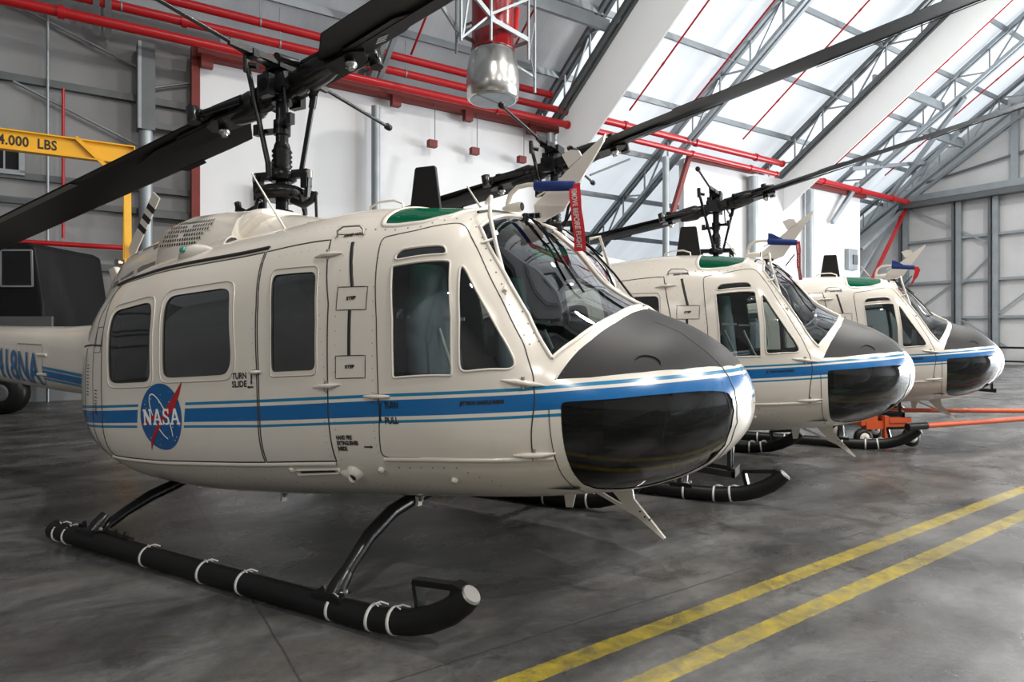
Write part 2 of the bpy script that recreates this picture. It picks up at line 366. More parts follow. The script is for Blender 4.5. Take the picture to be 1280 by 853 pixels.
for w in (12.2, 7, 2):
    b = MB(); b.box((35.8, w, (8.5+zc(w)+.6)/2), (.1, .14, (zc(w)+.6-8.5)/2), M['galv']); trim(ti, b); ti += 1
b = MB(); b.bar((35.7, 16.6, 8.5), (35.7, 11, 12.1), .14, .14, M['galv']); trim(ti, b); ti += 1
b = MB(); b.bar((35.8, 16, 9.2), (35.8, 11, 10.0), .05, .1, M['galv_dark']); trim(ti, b); ti += 1
# draft curtains hanging below the trusses
def curtain(name, u, drop):
    b = MB(); pts = [(u, 0.5, zc(.5)-drop), (u, 17.0, zc(17)-drop), (u, 17.0, zc(17)+.25), (u, .5, zc(.5)+.25)]
    b.plate(pts, (1, 0, 0), .05, M['curtain'])
    o = hbuild(b, name); return o
tag(curtain('draft_curtain', 12.85, 2.0), 'white fabric draft curtain slanting up from the right end of the long white wall', 'curtain')
tag(curtain('draft_curtain', 25.2, 1.5), 'white fabric draft curtain slanting up beyond the third helicopter rotor', 'curtain')
# ---- roof trusses
def truss(u, label, mcol='galv', wa=0.6, wb=23.8):
    if u < 1: wb = 17.1
    e = empty('roof_truss', HB(u, 17, zc(17)), HROT)
    off = Vector((0, -17, -zc(17)))
    def P(w, top, du=0): return Vector((du, w, zc(w)+(1.02 if top else 0)))+off
    for nm, top in (('lower_chord', 0), ('upper_chord', 1)):
        b = MB()
        for du in (-.11, .11): b.bar(P(wa, top, du), P(wb, top, du), .12, .13, M[mcol], up=(0, 0, 1))
        b.build(nm, e)
    b = MB(); w = wb; k = 0; st = 1.25
    while w-st > wa:
        b.bar(P(w, k % 2), P(w-st, 1-k % 2), .05, .06, M['galv'])
        b.bar(P(w-st, 0), P(w-st, 1), .05, .05, M['galv']); w -= st; k += 1
    b.build('lacing', e)
    b = MB()
    for top in (0, 1):
        for du in (-.11, .11): b.bar(P(-.6, top, du), P(-16.8, top, du), .12, .13, M[mcol])
    w = -16.8; k = 0
    while w+st < -.6: b.bar(P(w, k % 2), P(w+st, 1-k % 2), .06, .06, M['galv']); w += st; k += 1
    b.build('rafter', e)
    tag(e, label, 'roof truss'); return e
truss(.1, 'grey steel roof truss nearest the camera, over the yellow crane beam')
truss(6.4, 'grey steel roof truss rising behind the steel drum of the foam generator')
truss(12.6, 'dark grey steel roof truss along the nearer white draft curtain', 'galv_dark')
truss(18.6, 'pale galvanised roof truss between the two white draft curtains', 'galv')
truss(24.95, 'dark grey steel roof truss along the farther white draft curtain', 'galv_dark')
truss(30.6, 'galvanised roof truss between the farther curtain and the end wall', 'galv')
truss(35.0, 'galvanised roof truss standing against the grey gable of the end wall', 'galv')
# struts that run between the trusses
for (u0, u1, w, dz, lb) in ((6.4, 12.6, 14.2, .3, 'flat grey strut between trusses above the red sprinkler mains, nearest the foam generator'),
                            (24.95, 30.6, 13.0, .2, 'galvanised strut bridging the roof trusses beyond the farther curtain'),
                            (30.6, 35.0, 14.0, .2, 'galvanised strut bridging the two roof trusses closest to the end wall')):
    b = MB(); b.bar((u0, w, zc(w)+dz), (u1, w, zc(w)+dz), .12, .34, M['galv']); o = hbuild(b, 'roof_strut'); tag(o, lb, 'roof strut')
for a, c, lb in (((30.6, 12.2, 11.4), (33.8, 16.9, 8.3), 'long galvanised knee brace running down to the far eaves corner'),
                 ((28.6, 15.9, 8.9), (33.9, 15.2, 9.8), 'galvanised cross brace under the roof left of the end wall gable'),
                 ((33.5, 13.6, 10.8), (34.2, 16.9, 8.3), 'steep galvanised knee brace next to the end wall gable'),
                 ((28.6, 16.8, 6.6), (30.4, 16.6, 8.6), 'short galvanised knee brace on the far white wall under the red beam')):
    b = MB(); b.bar(a, c, .18, .16, M['galv']); tag(hbuild(b, 'knee_brace'), lb, 'brace')
# ---- columns
def column(u, w, r, h, label, box=False, zsplit=None):
    e = empty('steel_column', HB(u, w, 0), HROT)
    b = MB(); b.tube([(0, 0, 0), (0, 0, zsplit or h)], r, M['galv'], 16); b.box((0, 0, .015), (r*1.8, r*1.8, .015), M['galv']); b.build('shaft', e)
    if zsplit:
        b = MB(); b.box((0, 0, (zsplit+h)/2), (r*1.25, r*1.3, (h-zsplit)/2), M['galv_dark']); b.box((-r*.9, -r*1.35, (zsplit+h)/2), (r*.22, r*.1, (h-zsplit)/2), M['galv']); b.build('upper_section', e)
    tag(e, label, 'column')
column(.956, 17.1, .145, 8.2, 'tall galvanised steel column on the dark grey wall behind the yellow crane', zsplit=6.2)
column(6.4, 16.7, .12, 7.7, 'galvanised column in front of the long white wall, left of the black antenna')
column(12.3, 16.7, .14, 7.95, 'galvanised column at the right end of the long white wall behind the second rotor')
column(17.5, 16.6, .12, 7.95, 'thin galvanised column in the gap between the white walls')
column(22.75, 16.75, .2, 7.95, 'galvanised column on the far white wall behind the third rotor')
column(26.75, 16.75, .16, 7.9, 'galvanised column on the far white wall left of the grey electrical box')
# ---- sprinkler pipework
def pipe(a, c, r, label, m='red_pipe', couplings=0, hang_z=0, name='sprinkler_main'):
    e = empty(name, HB(*a), HROT); A = Vector(a); Cc = Vector(c)-A
    b = MB(); b.tube([(0, 0, 0), Cc], r, M[m], 14)
    b.build('pipe', e)
    L = Cc.length; d = Cc/L
    for i in range(couplings):
        b2 = MB(); p = d*(L*(i+.5)/couplings); b2.tube([p-d*.06, p+d*.06], r*1.28, M['red_pipe'], 14); b2.build('coupling', e)
    b2 = MB(); b2.tube([Cc-d*.08, Cc], r*1.2, M['red_pipe'], 14); b2.build('end_cap', e)
    if hang_z:
        n = max(2, int(L/3))
        for i in range(n):
            b3 = MB(); p = d*(L*(i+.3)/n); b3.tube([p+Vector((0, 0, r)), p+Vector((0, 0, hang_z))], .012, M['galv'], 6); b3.tube([p-d*.015, p+d*.015], r*1.12, M['galv'], 12); b3.build('hanger', e)
    return tag(e, label, 'pipe', None)
pipe((-14, 16.5, 9.12), (12.2, 16.5, 9.12), .105, 'topmost red sprinkler main across the upper left above the long white wall', couplings=6, hang_z=.5)
pipe((-14, 16.5, 8.70), (12.9, 16.5, 8.70), .105, 'middle red sprinkler main across the upper left above the long white wall', couplings=6, hang_z=.9)
pipe((-14, 16.3, 8.20), (12.75, 16.3, 8.20), .11, 'lowest red sprinkler main across the upper left along the top of the long white wall', couplings=5)
pipe((13.6, 16.5, 8.72), (24.4, 16.5, 8.66), .12, 'upper red sprinkler main in the bay between the two white curtains', couplings=3)
pipe((13.6, 16.5, 8.30), (24.0, 16.5, 8.16), .10, 'lower red sprinkler main in the bay between the two white curtains', couplings=3)
pipe((25.9, 16.5, 8.32), (34.9, 16.5, 8.20), .12, 'red sprinkler main running to the far eaves corner by the end wall', couplings=3)
for u, lb in ((7.4, 'thin red sprinkler line up the roof slope left of the foam generator'), (10.3, 'thin red sprinkler line up the roof slope right of the foam generator'),
              (15.7, 'thin red sprinkler line just beyond the nearer white curtain'), (18.1, 'thin red sprinkler line alongside the pale truss between the curtains'),
              (21.9, 'thin red sprinkler line just before the farther dark truss'), (28.2, 'thin red sprinkler line along the edge of the farther white curtain'),
              (32.9, 'thin red sprinkler line nearest the end wall gable')):
    dz = .75 if u != 28.2 else .45
    pipe((u, 16.6, zc(16.6)+dz), (u, .8, zc(.8)+dz), .032, lb, 'red_pipe', couplings=5, name='sprinkler_line')
b = MB(); b.tube([(-8, 17.15, 3.46), (.75, 17.15, 3.46)], .055, M['red_pipe'], 10); tag(hbuild(b, 'sprinkler_pipe'), 'dark red pipe low across the grey wall behind the cabin', 'pipe')
b = MB(); b.tube([(-.62, 17.22, 6.9), (-.62, 17.22, 3.6)], .03, M['red_pipe'], 10); tag(hbuild(b, 'riser_pipe'), 'thin dark red riser pipe on the grey wall left of the tall column', 'pipe')
for (u, lb) in ((8.1, 'small red box on wire hung before the white wall, leftmost of three'), (9.5, 'small red box on wire hung before the white wall, middle of three'), (11.2, 'small red box on wire hung before the white wall, rightmost of three')):
    e = empty('hanging_box', HB(u, 16.7, 6.95), HROT)
    b = MB(); b.box((0, 0, 0), (.13, .09, .1), M['red_dark']); b.build('box', e)
    b = MB(); b.tube([(.09, 0, .1), (.09, 0, 1.15)], .012, M['galv_dark'], 6); b.build('wire', e); tag(e, lb, 'bracket')
def elec(u, z, hw, hh, lb):
    e = empty('electrical_box', HB(u, 16.9, z), HROT); b = MB(); b.box((0, 0, 0), (hw, .1, hh), M['galv']); b.build('enclosure', e, bevel=.01)
    b = MB(); b.box((hw*.35, -.12, 0), (hw*.5, .03, hh*.45), M['galv_dark']); b.build('switch_cover', e); tag(e, lb, 'electrical box')
elec(30.4, 5.0, .38, .5, 'grey electrical box on the far white wall above the third helicopter'); elec(3.45, 4.9, .13, .28, 'small grey electrical box on the long white wall behind the rotor mast')
# thin rods on roof beyond the nearer curtain
for a, c, lb in (((14.6, 16.2, 10.2), (16.6, 15.2, 11.2), 'thin grey rod under the white roof above the second helicopter'),
                 ((13.9, 16.6, 6.8), (15.7, 16.6, 7.6), 'thin grey rod beside the white roof below the sprinkler mains')):
    b = MB(); b.tube([a, c], .035, M['galv_dark'], 6); tag(hbuild(b, 'tie_rod'), lb, 'rod')
# ---- foam generator hung from the roof
def foam_generator():
    X, Y, Z0 = -.42, 14.0, 6.60
    e = empty('foam_generator', (X, Y, Z0), HROT+.3)
    b = MB(); b.lathe((0, 0, 0), (0, 0, 1), [(0, .52), (.03, .56), (.30, .58), (.62, .575), (.66, .56), (.98, .50), (1.04, .46), (1.06, .46)], M['steel'], 40); b.build('steel_drum', e)
    b = MB(); b.lathe((0, 0, -.012), (0, 0, 1), [(0, .48), (.01, .50)], M['galv'], 40); b.bar((-.48, 0, -.02), (.48, 0, -.02), .02, .01, M['galv_dark']); b.build('outlet_screen', e)
    b = MB(); b.lathe((0, 0, 1.06), (0, 0, 1), [(0, .48), (.03, .48), (.03, .45), (.5, .455), (1.5, .455), (1.55, .49), (1.62, .49)], M['red_housing'], 32)
    for k in range(8):
        a = k*math.pi/4; b.box((.43*math.cos(a), .43*math.sin(a), 1.85), (.02, .02, .75), M['red_dark'])
    b.build('red_housing', e)
    b = MB()
    b.tube([(.3, 0, 1.9), (.75, .0, 1.7), (.95, .1, 2.4)], .07, M['red_pipe'], 10); b.tube([(.6, 0, 1.45), (.75, .1, 1.75)], .05, M['red_pipe'], 8); b.build('feed_pipe', e)
    b = MB()
    for sx in (-1, 1):
        b.bar((sx*.62, -.5, 1.35), (sx*.62, .5, 1.35), .035, .09, M['galv'])
        for sy in (-1, 1): b.bar((sx*.62, sy*.5, .95), (sx*.62, sy*.5, 4.2), .045, .045, M['galv'])
    for sy in (-1, 1):
        b.bar((-.62, sy*.5, 1.4), (.62, sy*.5, 1.4), .04, .10, M['galv'])
        b.bar((-.62, sy*.5, 1.5), (.62, sy*.5, 2.3), .03, .05, M['galv']); b.bar((-1.35, sy*.4, 1.9), (-.5, sy*.5, 1.4), .05, .1, M['galv'])
    b.bar((-1.4, -.4, .7), (-1.4, -.4, 2.3), .045, .045, M['galv']); b.bar((-1.4, -.4, .75), (-.6, -.45, 1.5), .03, .04, M['galv']); b.bar((-1.35, -.4, .8), (-1.0, -.4, 2.6), .03, .04, M['galv'])
    b.bar((.62, .5, 1.4), (1.7, .2, 1.1), .04, .05, M['galv']); b.bar((.6, -.5, 1.0), (1.5, 0, 2.3), .03, .05, M['galv']); b.bar((1.5, 0, .6), (1.5, 0, 3.6), .045, .045, M['galv']); b.bar((.6, -.5, 1.3), (1.5, 0, .9), .03, .05, M['galv'])
    b.build('hanging_frame', e)
    tag(e, 'stainless drum with red housing hung in a galvanised frame under the roof, top centre', 'foam generator')
foam_generator()
# ---- yellow gantry crane
def crane():
    W_, UA, UB = 14.6, -9.0, .62
    e = empty('gantry_crane', HB(UB, W_, 0), HROT); L = UA-UB; zt = 4.99
    b = MB()
    b.box((L/2, 0, zt), (-L/2, .015, .16), M['yellow'])
    for z in (zt-.17, zt+.17): b.box((L/2, 0, z), (-L/2, .09, .012), M['yellow'])
    b.box((0, 0, zt), (.012, .09, .18), M['yellow']); b.build('beam', e)
    for s in (-1, 1):
        b = MB(); b.bar((-.12, 0, zt-.2), (-.12, s*1.1, .15), .12, .12, M['yellow']); b.build('leg', e)
    b = MB(); b.bar((-.12, -1.1, .15), (-.12, 1.1, .15), .12, .14, M['yellow']); b.build('foot_beam', e)
    b = MB(); b.bar((-.95, -.06, zt+.2), (-.15, -.06, zt-.6), .06, .07, M['yellow']); b.build('knee_brace', e)
    vs, fs = text_polys('4.000  LBS', .25, .006, 1.05); kx = .86/max(v[0] for v in vs)
    mb = MB(); mb.add([(v[0]*kx-2.10, -.02, v[1]+zt-.085) for v in vs], fs, M['stencil']); mb.build('lettering', e, fixn=False)
    tag(e, 'yellow gantry crane with 4.000 LBS in black letters on its beam', 'crane')
crane()
# ================================================================== THE HELICOPTERS
# fuselage surface: stations (x aft of the nose tip, half width, height of the widest line, roof, belly, roundness above and below)
# x, half width w, zm, zt, zb, n_top, n_bot   (level frame, nose tip x=0)
ST=[
(0.00, .00,1.13,1.13,1.13,2.0,2.0),
(-.02, .17,1.13,1.25,1.01,2.0,2.0),
(-.08, .34,1.13,1.35, .91,2.0,2.0),
(-.20, .55,1.13,1.47, .79,1.9,2.1),
(-0.38,0.770,1.14,1.580,0.690,1.82,2.2),
(-0.61,0.940,1.16,1.675,0.620,1.75,2.4),
(-0.86,1.050,1.18,1.820,0.585,1.85,2.6),
(-1.10,1.120,1.18,2.080,0.555,2.70,2.7),
(-1.38,1.170,1.18,2.265,0.530,3.80,2.8),
(-1.7,1.19,1.17,2.315,.50,3.9,2.9),
(-2.2,1.21,1.14,2.345,.45,3.9,3.0),
(-3.0,1.23,1.08,2.29, .375,3.6,3.1),
(-3.7,1.25,1.04,2.23, .33,3.4,3.0),
(-4.1,1.25,1.02,2.17, .335,3.3,2.9),
(-4.4,1.21,1.03,2.12, .37,3.2,2.8),
(-4.7,1.11,1.05,2.02, .46,2.9,2.6),
(-5.0, .93,1.10,1.90, .59,2.7,2.5),
(-5.4, .68,1.18,1.76, .77,2.4,2.4),
(-5.9, .44,1.22,1.60, .92,2.2,2.2),
]
def _pch(xs,ys):
    n=len(xs);h=[xs[i+1]-xs[i] for i in range(n-1)];d=[(ys[i+1]-ys[i])/h[i] for i in range(n-1)]
    m=[0]*n
    for i in range(1,n-1):
        if d[i-1]*d[i]<=0:m[i]=0
        else:
            w1=2*h[i]+h[i-1];w2=h[i]+2*h[i-1];m[i]=(w1+w2)/(w1/d[i-1]+w2/d[i])
    m[0]=d[0];m[-1]=d[-1]
    def f(x):
        if x<=xs[0]:return ys[0]
        if x>=xs[-1]:return ys[-1]
        lo,hi=0,n-1
        while hi-lo>1:
            k=(lo+hi)//2
            if xs[k]<=x:lo=k
            else:hi=k
        t=(x-xs[lo])/h[lo];t2=t*t;t3=t2*t
        return (2*t3-3*t2+1)*ys[lo]+(t3-2*t2+t)*h[lo]*m[lo]+(-2*t3+3*t2)*ys[lo+1]+(t3-t2)*h[lo]*m[lo+1]
    return f
# longitudinal parameter q: x=-q^2-ish near nose for smooth pole
def _q(x):return math.sqrt(max(0,-x))
_XS=[_q(s[0]) for s in ST]
_F=[_pch(_XS,[s[k] for s in ST]) for k in range(1,7)]
def sec(x):
    q=_q(x);return [f(q) for f in _F]
def S(x,t):
    """t in [-1,1]: -1 belly centre, 0 widest (starboard +y), 1 roof centre"""
    w,zm,zt,zb,nt,nb=sec(x)
    a=abs(t)*math.pi/2;n=nt if t>=0 else nb
    c=abs(math.cos(a));s=abs(math.sin(a))
    r=(c**n+s**n)**(-1/n)
    return (x,w*c*r,zm+((zt-zm) if t>=0 else (zb-zm))*s*r)
def yz(x,z):
    """half width at height z"""
    w,zm,zt,zb,nt,nb=sec(x)
    r,n=((z-zm)/(zt-zm),nt) if z>=zm else ((zm-z)/(zm-zb),nb)
    return w*max(0,1-min(1,r)**n)**(1/n)
def bz(x, t): return S(x, t)[2]
def tz(x, z):
    """t at which the surface reaches height z"""
    lo, hi = -1.0, 1.0
    for _ in range(30):
        m = (lo+hi)/2
        if S(x, m)[2] < z: lo = m
        else: hi = m
    return (lo+hi)/2
def V3(x, y, z): return Vector((x, -y, z))               # y to starboard -> Blender local
def surf(x, t, off=0, s=1):
    e = 1e-3
    p = S(x, t)
    xa, xb = x-e, min(x+e, -1e-5); ta, tb = max(t-e, -1), min(t+e, 1)
    A = Vector(S(xb, t))-Vector(S(xa, t)); B = Vector(S(x, tb))-Vector(S(x, ta))
    n = B.cross(A)
    if n.length < 1e-12: n = Vector((1, 0, 0))
    n.normalize()
    if n.y < 0: n = -n
    if x > -.004: n = Vector((1, 0, 0))
    elif abs(n.y) < 1e-4 and n.z*(1 if t > 0 else -1) < 0: n = -n
    q = Vector(p)+n*off
    return Vector((q.x, -s*q.y, q.z)), Vector((n.x, -s*n.y, n.z))
PL = {
 'cockpit_door': [(-1.8,0.452),(-1.599,0.478),(-1.381,0.53),(-1.335,0.523),(-1.221,0.464),(-1.066,0.362),(-0.951,0.261),(-0.883,0.135),(-0.863,0.023),(-0.884,-0.143),(-0.894,-0.27),(-0.946,-0.282),(-1.7,-0.288),(-1.733,-0.27),(-1.715,-0.078),(-1.74,0.228)],
 'hinged_panel': [(-2.70,.453),(-2.169,.453),(-2.08,.274),(-2.072,.051),(-2.062,-.157),(-2.057,-.308),(-2.599,-.314),(-2.600,-.067),(-2.612,.11),(-2.64,.293)],
 'sliding_door': [(-4.33,.474),(-3.9,.472),(-3.35,.462),(-2.715,.453),(-2.655,.293),(-2.627,.11),(-2.615,-.067),(-2.614,-.314),(-3.341,-.318),(-4.17,-.335),(-4.20,-.3),(-4.181,-.076),(-4.204,.172),(-4.25,.322)],
 'win1': [(-4.14,.30),(-4.13,.335),(-4.09,.349),(-3.753,.352),(-3.70,.343),(-3.665,.305),(-3.627,.12),(-3.64,.09),(-3.68,.084),(-4.03,.086),(-4.08,.098),(-4.09,.13),(-4.108,.201)],
 'win2': [(-3.53,.325),(-3.515,.348),(-3.475,.359),(-2.985,.357),(-2.93,.347),(-2.91,.325),(-2.856,.165),(-2.86,.125),(-2.89,.102),(-2.93,.097),(-3.43,.096),(-3.475,.105),(-3.487,.135),(-3.495,.208)],
 'win3': [(-2.545,.355),(-2.53,.367),(-2.22,.360),(-2.20,.347),(-2.175,.233),(-2.169,.105),(-2.187,.094),(-2.486,.095),(-2.498,.105),(-2.51,.244)],
 'rwin': [(-1.675,0.369),(-1.333,0.398),(-1.289,0.247),(-1.278,0.081),(-1.63,0.066),(-1.64,0.229)],
 'smallwin': [(-1.663,0.384),(-1.668,0.4),(-1.64,0.416),(-1.414,0.437),(-1.383,0.434),(-1.359,0.413),(-1.517,0.398)],
 'tri': [(-1.282,0.391),(-1.272,0.4),(-1.251,0.394),(-1.121,0.309),(-1.011,0.223),(-0.975,0.181),(-0.97,0.155),(-0.994,0.135),(-1.215,0.097),(-1.239,0.107),(-1.249,0.252)],
 'windshield': [(-0.822,0.24),(-0.757,0.382),(-0.704,0.555),(-0.668,0.7),(-0.652,0.87),(-0.648,0.982),(-1.352,0.982),(-1.34,0.83),(-1.3,0.675),(-1.288,0.552),(-1.213,0.51),(-1.112,0.463),(-0.972,0.385)],
 'nose_hood': [(-0.784,0.135),(-0.761,0.232),(-0.698,0.422),(-0.645,0.639),(-0.618,0.87),(-0.612,1.0),(-0.078,1.0),(-0.086,0.765),(-0.129,0.566),(-0.2,0.452),(-0.274,0.366),(-0.425,0.277),(-0.637,0.183)],
 'chin': [(-0.746,0.004),(-0.737,0.022),(-0.698,0.032),(-0.512,0.076),(-0.306,0.145),(-0.11,0.234),(-0.085,0.235),(-0.069,0.161),(-0.059,-0.057),(-0.073,-0.329),(-0.114,-0.607),(-0.202,-0.718),(-0.333,-0.736),(-0.48,-0.71),(-0.599,-0.64),(-0.69,-0.573),(-0.727,-0.491),(-0.737,-0.371),(-0.742,-0.24),(-0.745,-0.1)],
 'skylight': [(-1.851,0.498),(-1.885,0.54),(-1.93,0.86),(-1.49,0.86),(-1.452,0.639),(-1.46,0.566),(-1.585,0.514),(-1.74,0.498)],
}
def fillet(poly, r):
    out = []; n = len(poly)
    for i in range(n):
        p, a, c = poly[i], poly[i-1], poly[(i+1) % n]; ends = []
        for q in (a, c):
            L = math.hypot(q[0]-p[0], (q[1]-p[1])*1.5); d = min(r, .45*L)/max(L, 1e-9); ends.append((p[0]+(q[0]-p[0])*d, p[1]+(q[1]-p[1])*d))
        for k in range(5):
            u = k/4; out.append(tuple((1-u)**2*ends[0][j]+2*u*(1-u)*p[j]+u*u*ends[1][j] for j in (0, 1)))
    return out
for _k, _r in (('win1', .05), ('win2', .05), ('win3', .02), ('rwin', .014), ('smallwin', .03), ('tri', .03), ('chin', .03), ('cockpit_door', .035), ('skylight', .03)): PL[_k] = fillet(PL[_k], _r)
GLASS = {'win1': 'glass', 'win2': 'glass', 'win3': 'glass', 'rwin': 'glass_clear', 'smallwin': 'glass', 'tri': 'glass_clear', 'windshield': 'glass_clear', 'chin': 'glass_chin', 'skylight': 'glass_green'}
def lin(pts):
    def f(x):
        if x <= pts[0][0]: (a, b) = pts[0], pts[1]
        elif x >= pts[-1][0]: (a, b) = pts[-2], pts[-1]
        else:
            for a, b in zip(pts, pts[1:]):
                if a[0] <= x <= b[0]: break
        return a[1]+(b[1]-a[1])*(x-a[0])/(b[0]-a[0])
    return f
STR = [(lin([(-4.179,1.013),(-2.618,1.130),(-1.738,1.201),(-.902,1.261),(-.632,1.288),(-.3,1.315),(-.1,1.330),(0,1.338)]), 'T'),
       (lin([(-4.179,.994),(-2.618,1.112),(-1.738,1.184),(-.899,1.245),(-.628,1.270),(-.3,1.296),(-.1,1.312),(0,1.320)]), 'B'),
       (lin([(-4.179,.975),(-2.618,1.091),(-1.738,1.167),(-.896,1.229),(-.625,1.255),(-.3,1.279),(-.1,1.295),(0,1.300)]), 'T'),
       (lin([(-4.188,.887),(-2.619,1.003),(-1.738,1.080),(-.89,1.146),(-.6,1.17),(-.3,1.188),(-.1,1.20),(0,1.205)]), 'B'),
       (lin([(-4.192,.870),(-2.62,.980),(-1.738,1.060),(-.891,1.127),(-.6,1.152),(-.3,1.17),(-.1,1.18),(0,1.183)]), 'T'),
       (lin([(-4.197,.852),(-2.621,.964),(-1.738,1.045),(-.891,1.112),(-.6,1.135),(-.3,1.15),(-.1,1.16),(0,1.163)]), 'B')]
def inside(poly, x, y):
    c = False; j = len(poly)-1
    for i in range(len(poly)):
        xi, yi = poly[i]; xj, yj = poly[j]
        if (yi > y) != (yj > y) and x < (xj-xi)*(y-yi)/(yj-yi)+xi: c = not c
        j = i
    return c
AX, AT = 1.35, 1.0
def to_p(x, t): return (math.sqrt(max(0, -x))*AX, t*AT)
def to_xt(p): q = p[0]/AX; return (-q*q, p[1]/AT)
def triangulate():
    pts = []; edges = []
    def chain(l, closed):
        base = len(pts); l2 = []
        n = len(l)
        for i in range(n if closed else n-1):
            a, b = l[i], l[(i+1) % n]; L = math.hypot(b[0]-a[0], (b[1]-a[1])*1.6); k = max(1, int(L/.05))
            for j in range(k): l2.append((a[0]+(b[0]-a[0])*j/k, a[1]+(b[1]-a[1])*j/k))
        if not closed: l2.append(l[-1])
        pts.extend(to_p(x, max(-1, min(1, t))) for x, t in l2)
        m = len(l2)
        edges.extend((base+i, base+(i+1) % m) for i in range(m if closed else m-1))
    for nm in PL: chain(PL[nm], True)
    for f, _ in STR:
        l = []; q = math.sqrt(5.9)
        for i in range(121):
            qq = q*(1-i/120)+.02; x = -qq*qq; z = f(x)
            if sec(x)[2] <= z+.0005 or x < -5.89: 
                if x > -1: break
                continue
            l.append((x, tz(x, z)))
        chain(l, False)
    for xs in (-3.777, -3.295): chain([(xs+.004*i, -.2+.03*i) for i in range(9)], False)
    base = len(pts); q1 = math.sqrt(5.9)*AX; NQ, NT = 96, 52
    segs = [(pts[a], pts[b]) for a, b in edges]; cells = {}
    for a, b in segs:
        for c in {(int(p[0]/.05), int(p[1]/.05)) for p in (a, b, ((a[0]+b[0])/2, (a[1]+b[1])/2))}:
            for dx in (-1, 0, 1):
                for dy in (-1, 0, 1): cells.setdefault((c[0]+dx, c[1]+dy), []).append((a, b))
    def near(p):
        for a, b in cells.get((int(p[0]/.05), int(p[1]/.05)), ()):
            dx, dy = b[0]-a[0], b[1]-a[1]; L = dx*dx+dy*dy
            u = 0 if L == 0 else max(0, min(1, ((p[0]-a[0])*dx+(p[1]-a[1])*dy)/L))
            if math.hypot(p[0]-a[0]-u*dx, p[1]-a[1]-u*dy) < .007: return True
        return False
    for i in range(NQ+1):
        for j in range(NT+1):
            p = (.012+(q1-.012)*i/NQ, (-1+2*j/NT)*AT)
            if i in (0, NQ) or j in (0, NT) or not near(p): pts.append(p)
    v, e, f, *_ = delaunay_2d_cdt([Vector(p) for p in pts], edges, [], 0, 1e-5)
    return [to_xt(p) for p in v], [tuple(x) for x in f]
TV, TF = triangulate()
def classify(x, t, z):
    for g in ('chin', 'windshield', 'skylight', 'smallwin', 'rwin', 'tri', 'win1', 'win2', 'win3'):
        if inside(PL[g], x, t): return g, M[GLASS[g]]
    if inside(PL['nose_hood'], x, t): return 'nose_hood', M['hood']
    mt = M['white']
    if not (-3.777+.13*(t+.2) < x < -3.295+.13*(t+.2)):
        if STR[1][0](x) < z < STR[0][0](x) or STR[5][0](x) < z < STR[4][0](x): mt = M['cyan']
        elif STR[3][0](x) < z < STR[2][0](x): mt = M['blue']
        if x < -4.6 and mt is not M['white'] and False: mt = M['white']
    for d in ('cockpit_door', 'hinged_panel', 'sliding_door'):
        if inside(PL[d], x, t): return d, mt
    return 'fuselage_skin', mt
TREG = []
for f in TF:
    xs = [TV[i] for i in f]; x = sum(p[0] for p in xs)/3; t = sum(p[1] for p in xs)/3
    qx = sum(math.sqrt(max(0, -p[0])) for p in xs)/3; x = -qx*qx
    TREG.append(classify(x, t, S(x, t)[2]))
SURFC = {}
def sc(i, off, s):
    k = (i, off, s)
    if k not in SURFC: SURFC[k] = surf(TV[i][0], TV[i][1], off, s)
    return SURFC[k]
def skin_mesh(name, regs, sides, parent, off=0.0, matover=None, flip=False):
    vs, ns, fs, mi, mats, idx = [], [], [], [], [], {}
    for s in sides:
        for f, (r, m) in zip(TF, TREG):
            if r not in regs: continue
            m = matover or m
            if m not in mats: mats.append(m)
            ids = []
            for i in f:
                t = TV[i][1]; key = (i, 0 if abs(t) > .9999 else s)
                if key not in idx:
                    p, n = sc(i, off, s)
                    if abs(t) > .9999: p = Vector((p.x, 0, p.z)); n = Vector((n.x, 0, n.z)).normalized()
                    idx[key] = len(vs); vs.append(p); ns.append(-n if flip else n)
                ids.append(idx[key])
            a, b, c = (vs[k] for k in ids); fn = (b-a).cross(c-a)
            if fn.length < 1e-12: continue
            if fn.dot(ns[ids[0]]+ns[ids[1]]+ns[ids[2]]) < 0: ids = ids[::-1]
            fs.append(ids); mi.append(mats.index(m))
    me = bpy.data.meshes.new(name); me.from_pydata([tuple(v) for v in vs], [], fs)
    for m in mats: me.materials.append(m)
    me.polygons.foreach_set('material_index', mi); me.polygons.foreach_set('use_smooth', [True]*len(fs)); me.update()
    me.normals_split_custom_set_from_vertices([tuple(n) for n in ns])
    o = bpy.data.objects.new(name, me); COL.objects.link(o); o.parent = parent; return o
def dense(poly, closed=True, st=.03):
    out = []; n = len(poly)
    for i in range(n if closed else n-1):
        a, b = poly[i], poly[(i+1) % n]; L = math.hypot(b[0]-a[0], (b[1]-a[1])*1.6); k = max(1, int(L/st))
        out += [(a[0]+(b[0]-a[0])*j/k, a[1]+(b[1]-a[1])*j/k) for j in range(k)]
    if not closed: out.append(poly[-1])
    return out
def seam(parent, poly, w, off, m, s, name='panel_seam'):
    b = MB(); ribbon(b, poly, w, off, M[m], s, False); b.build(name, parent)
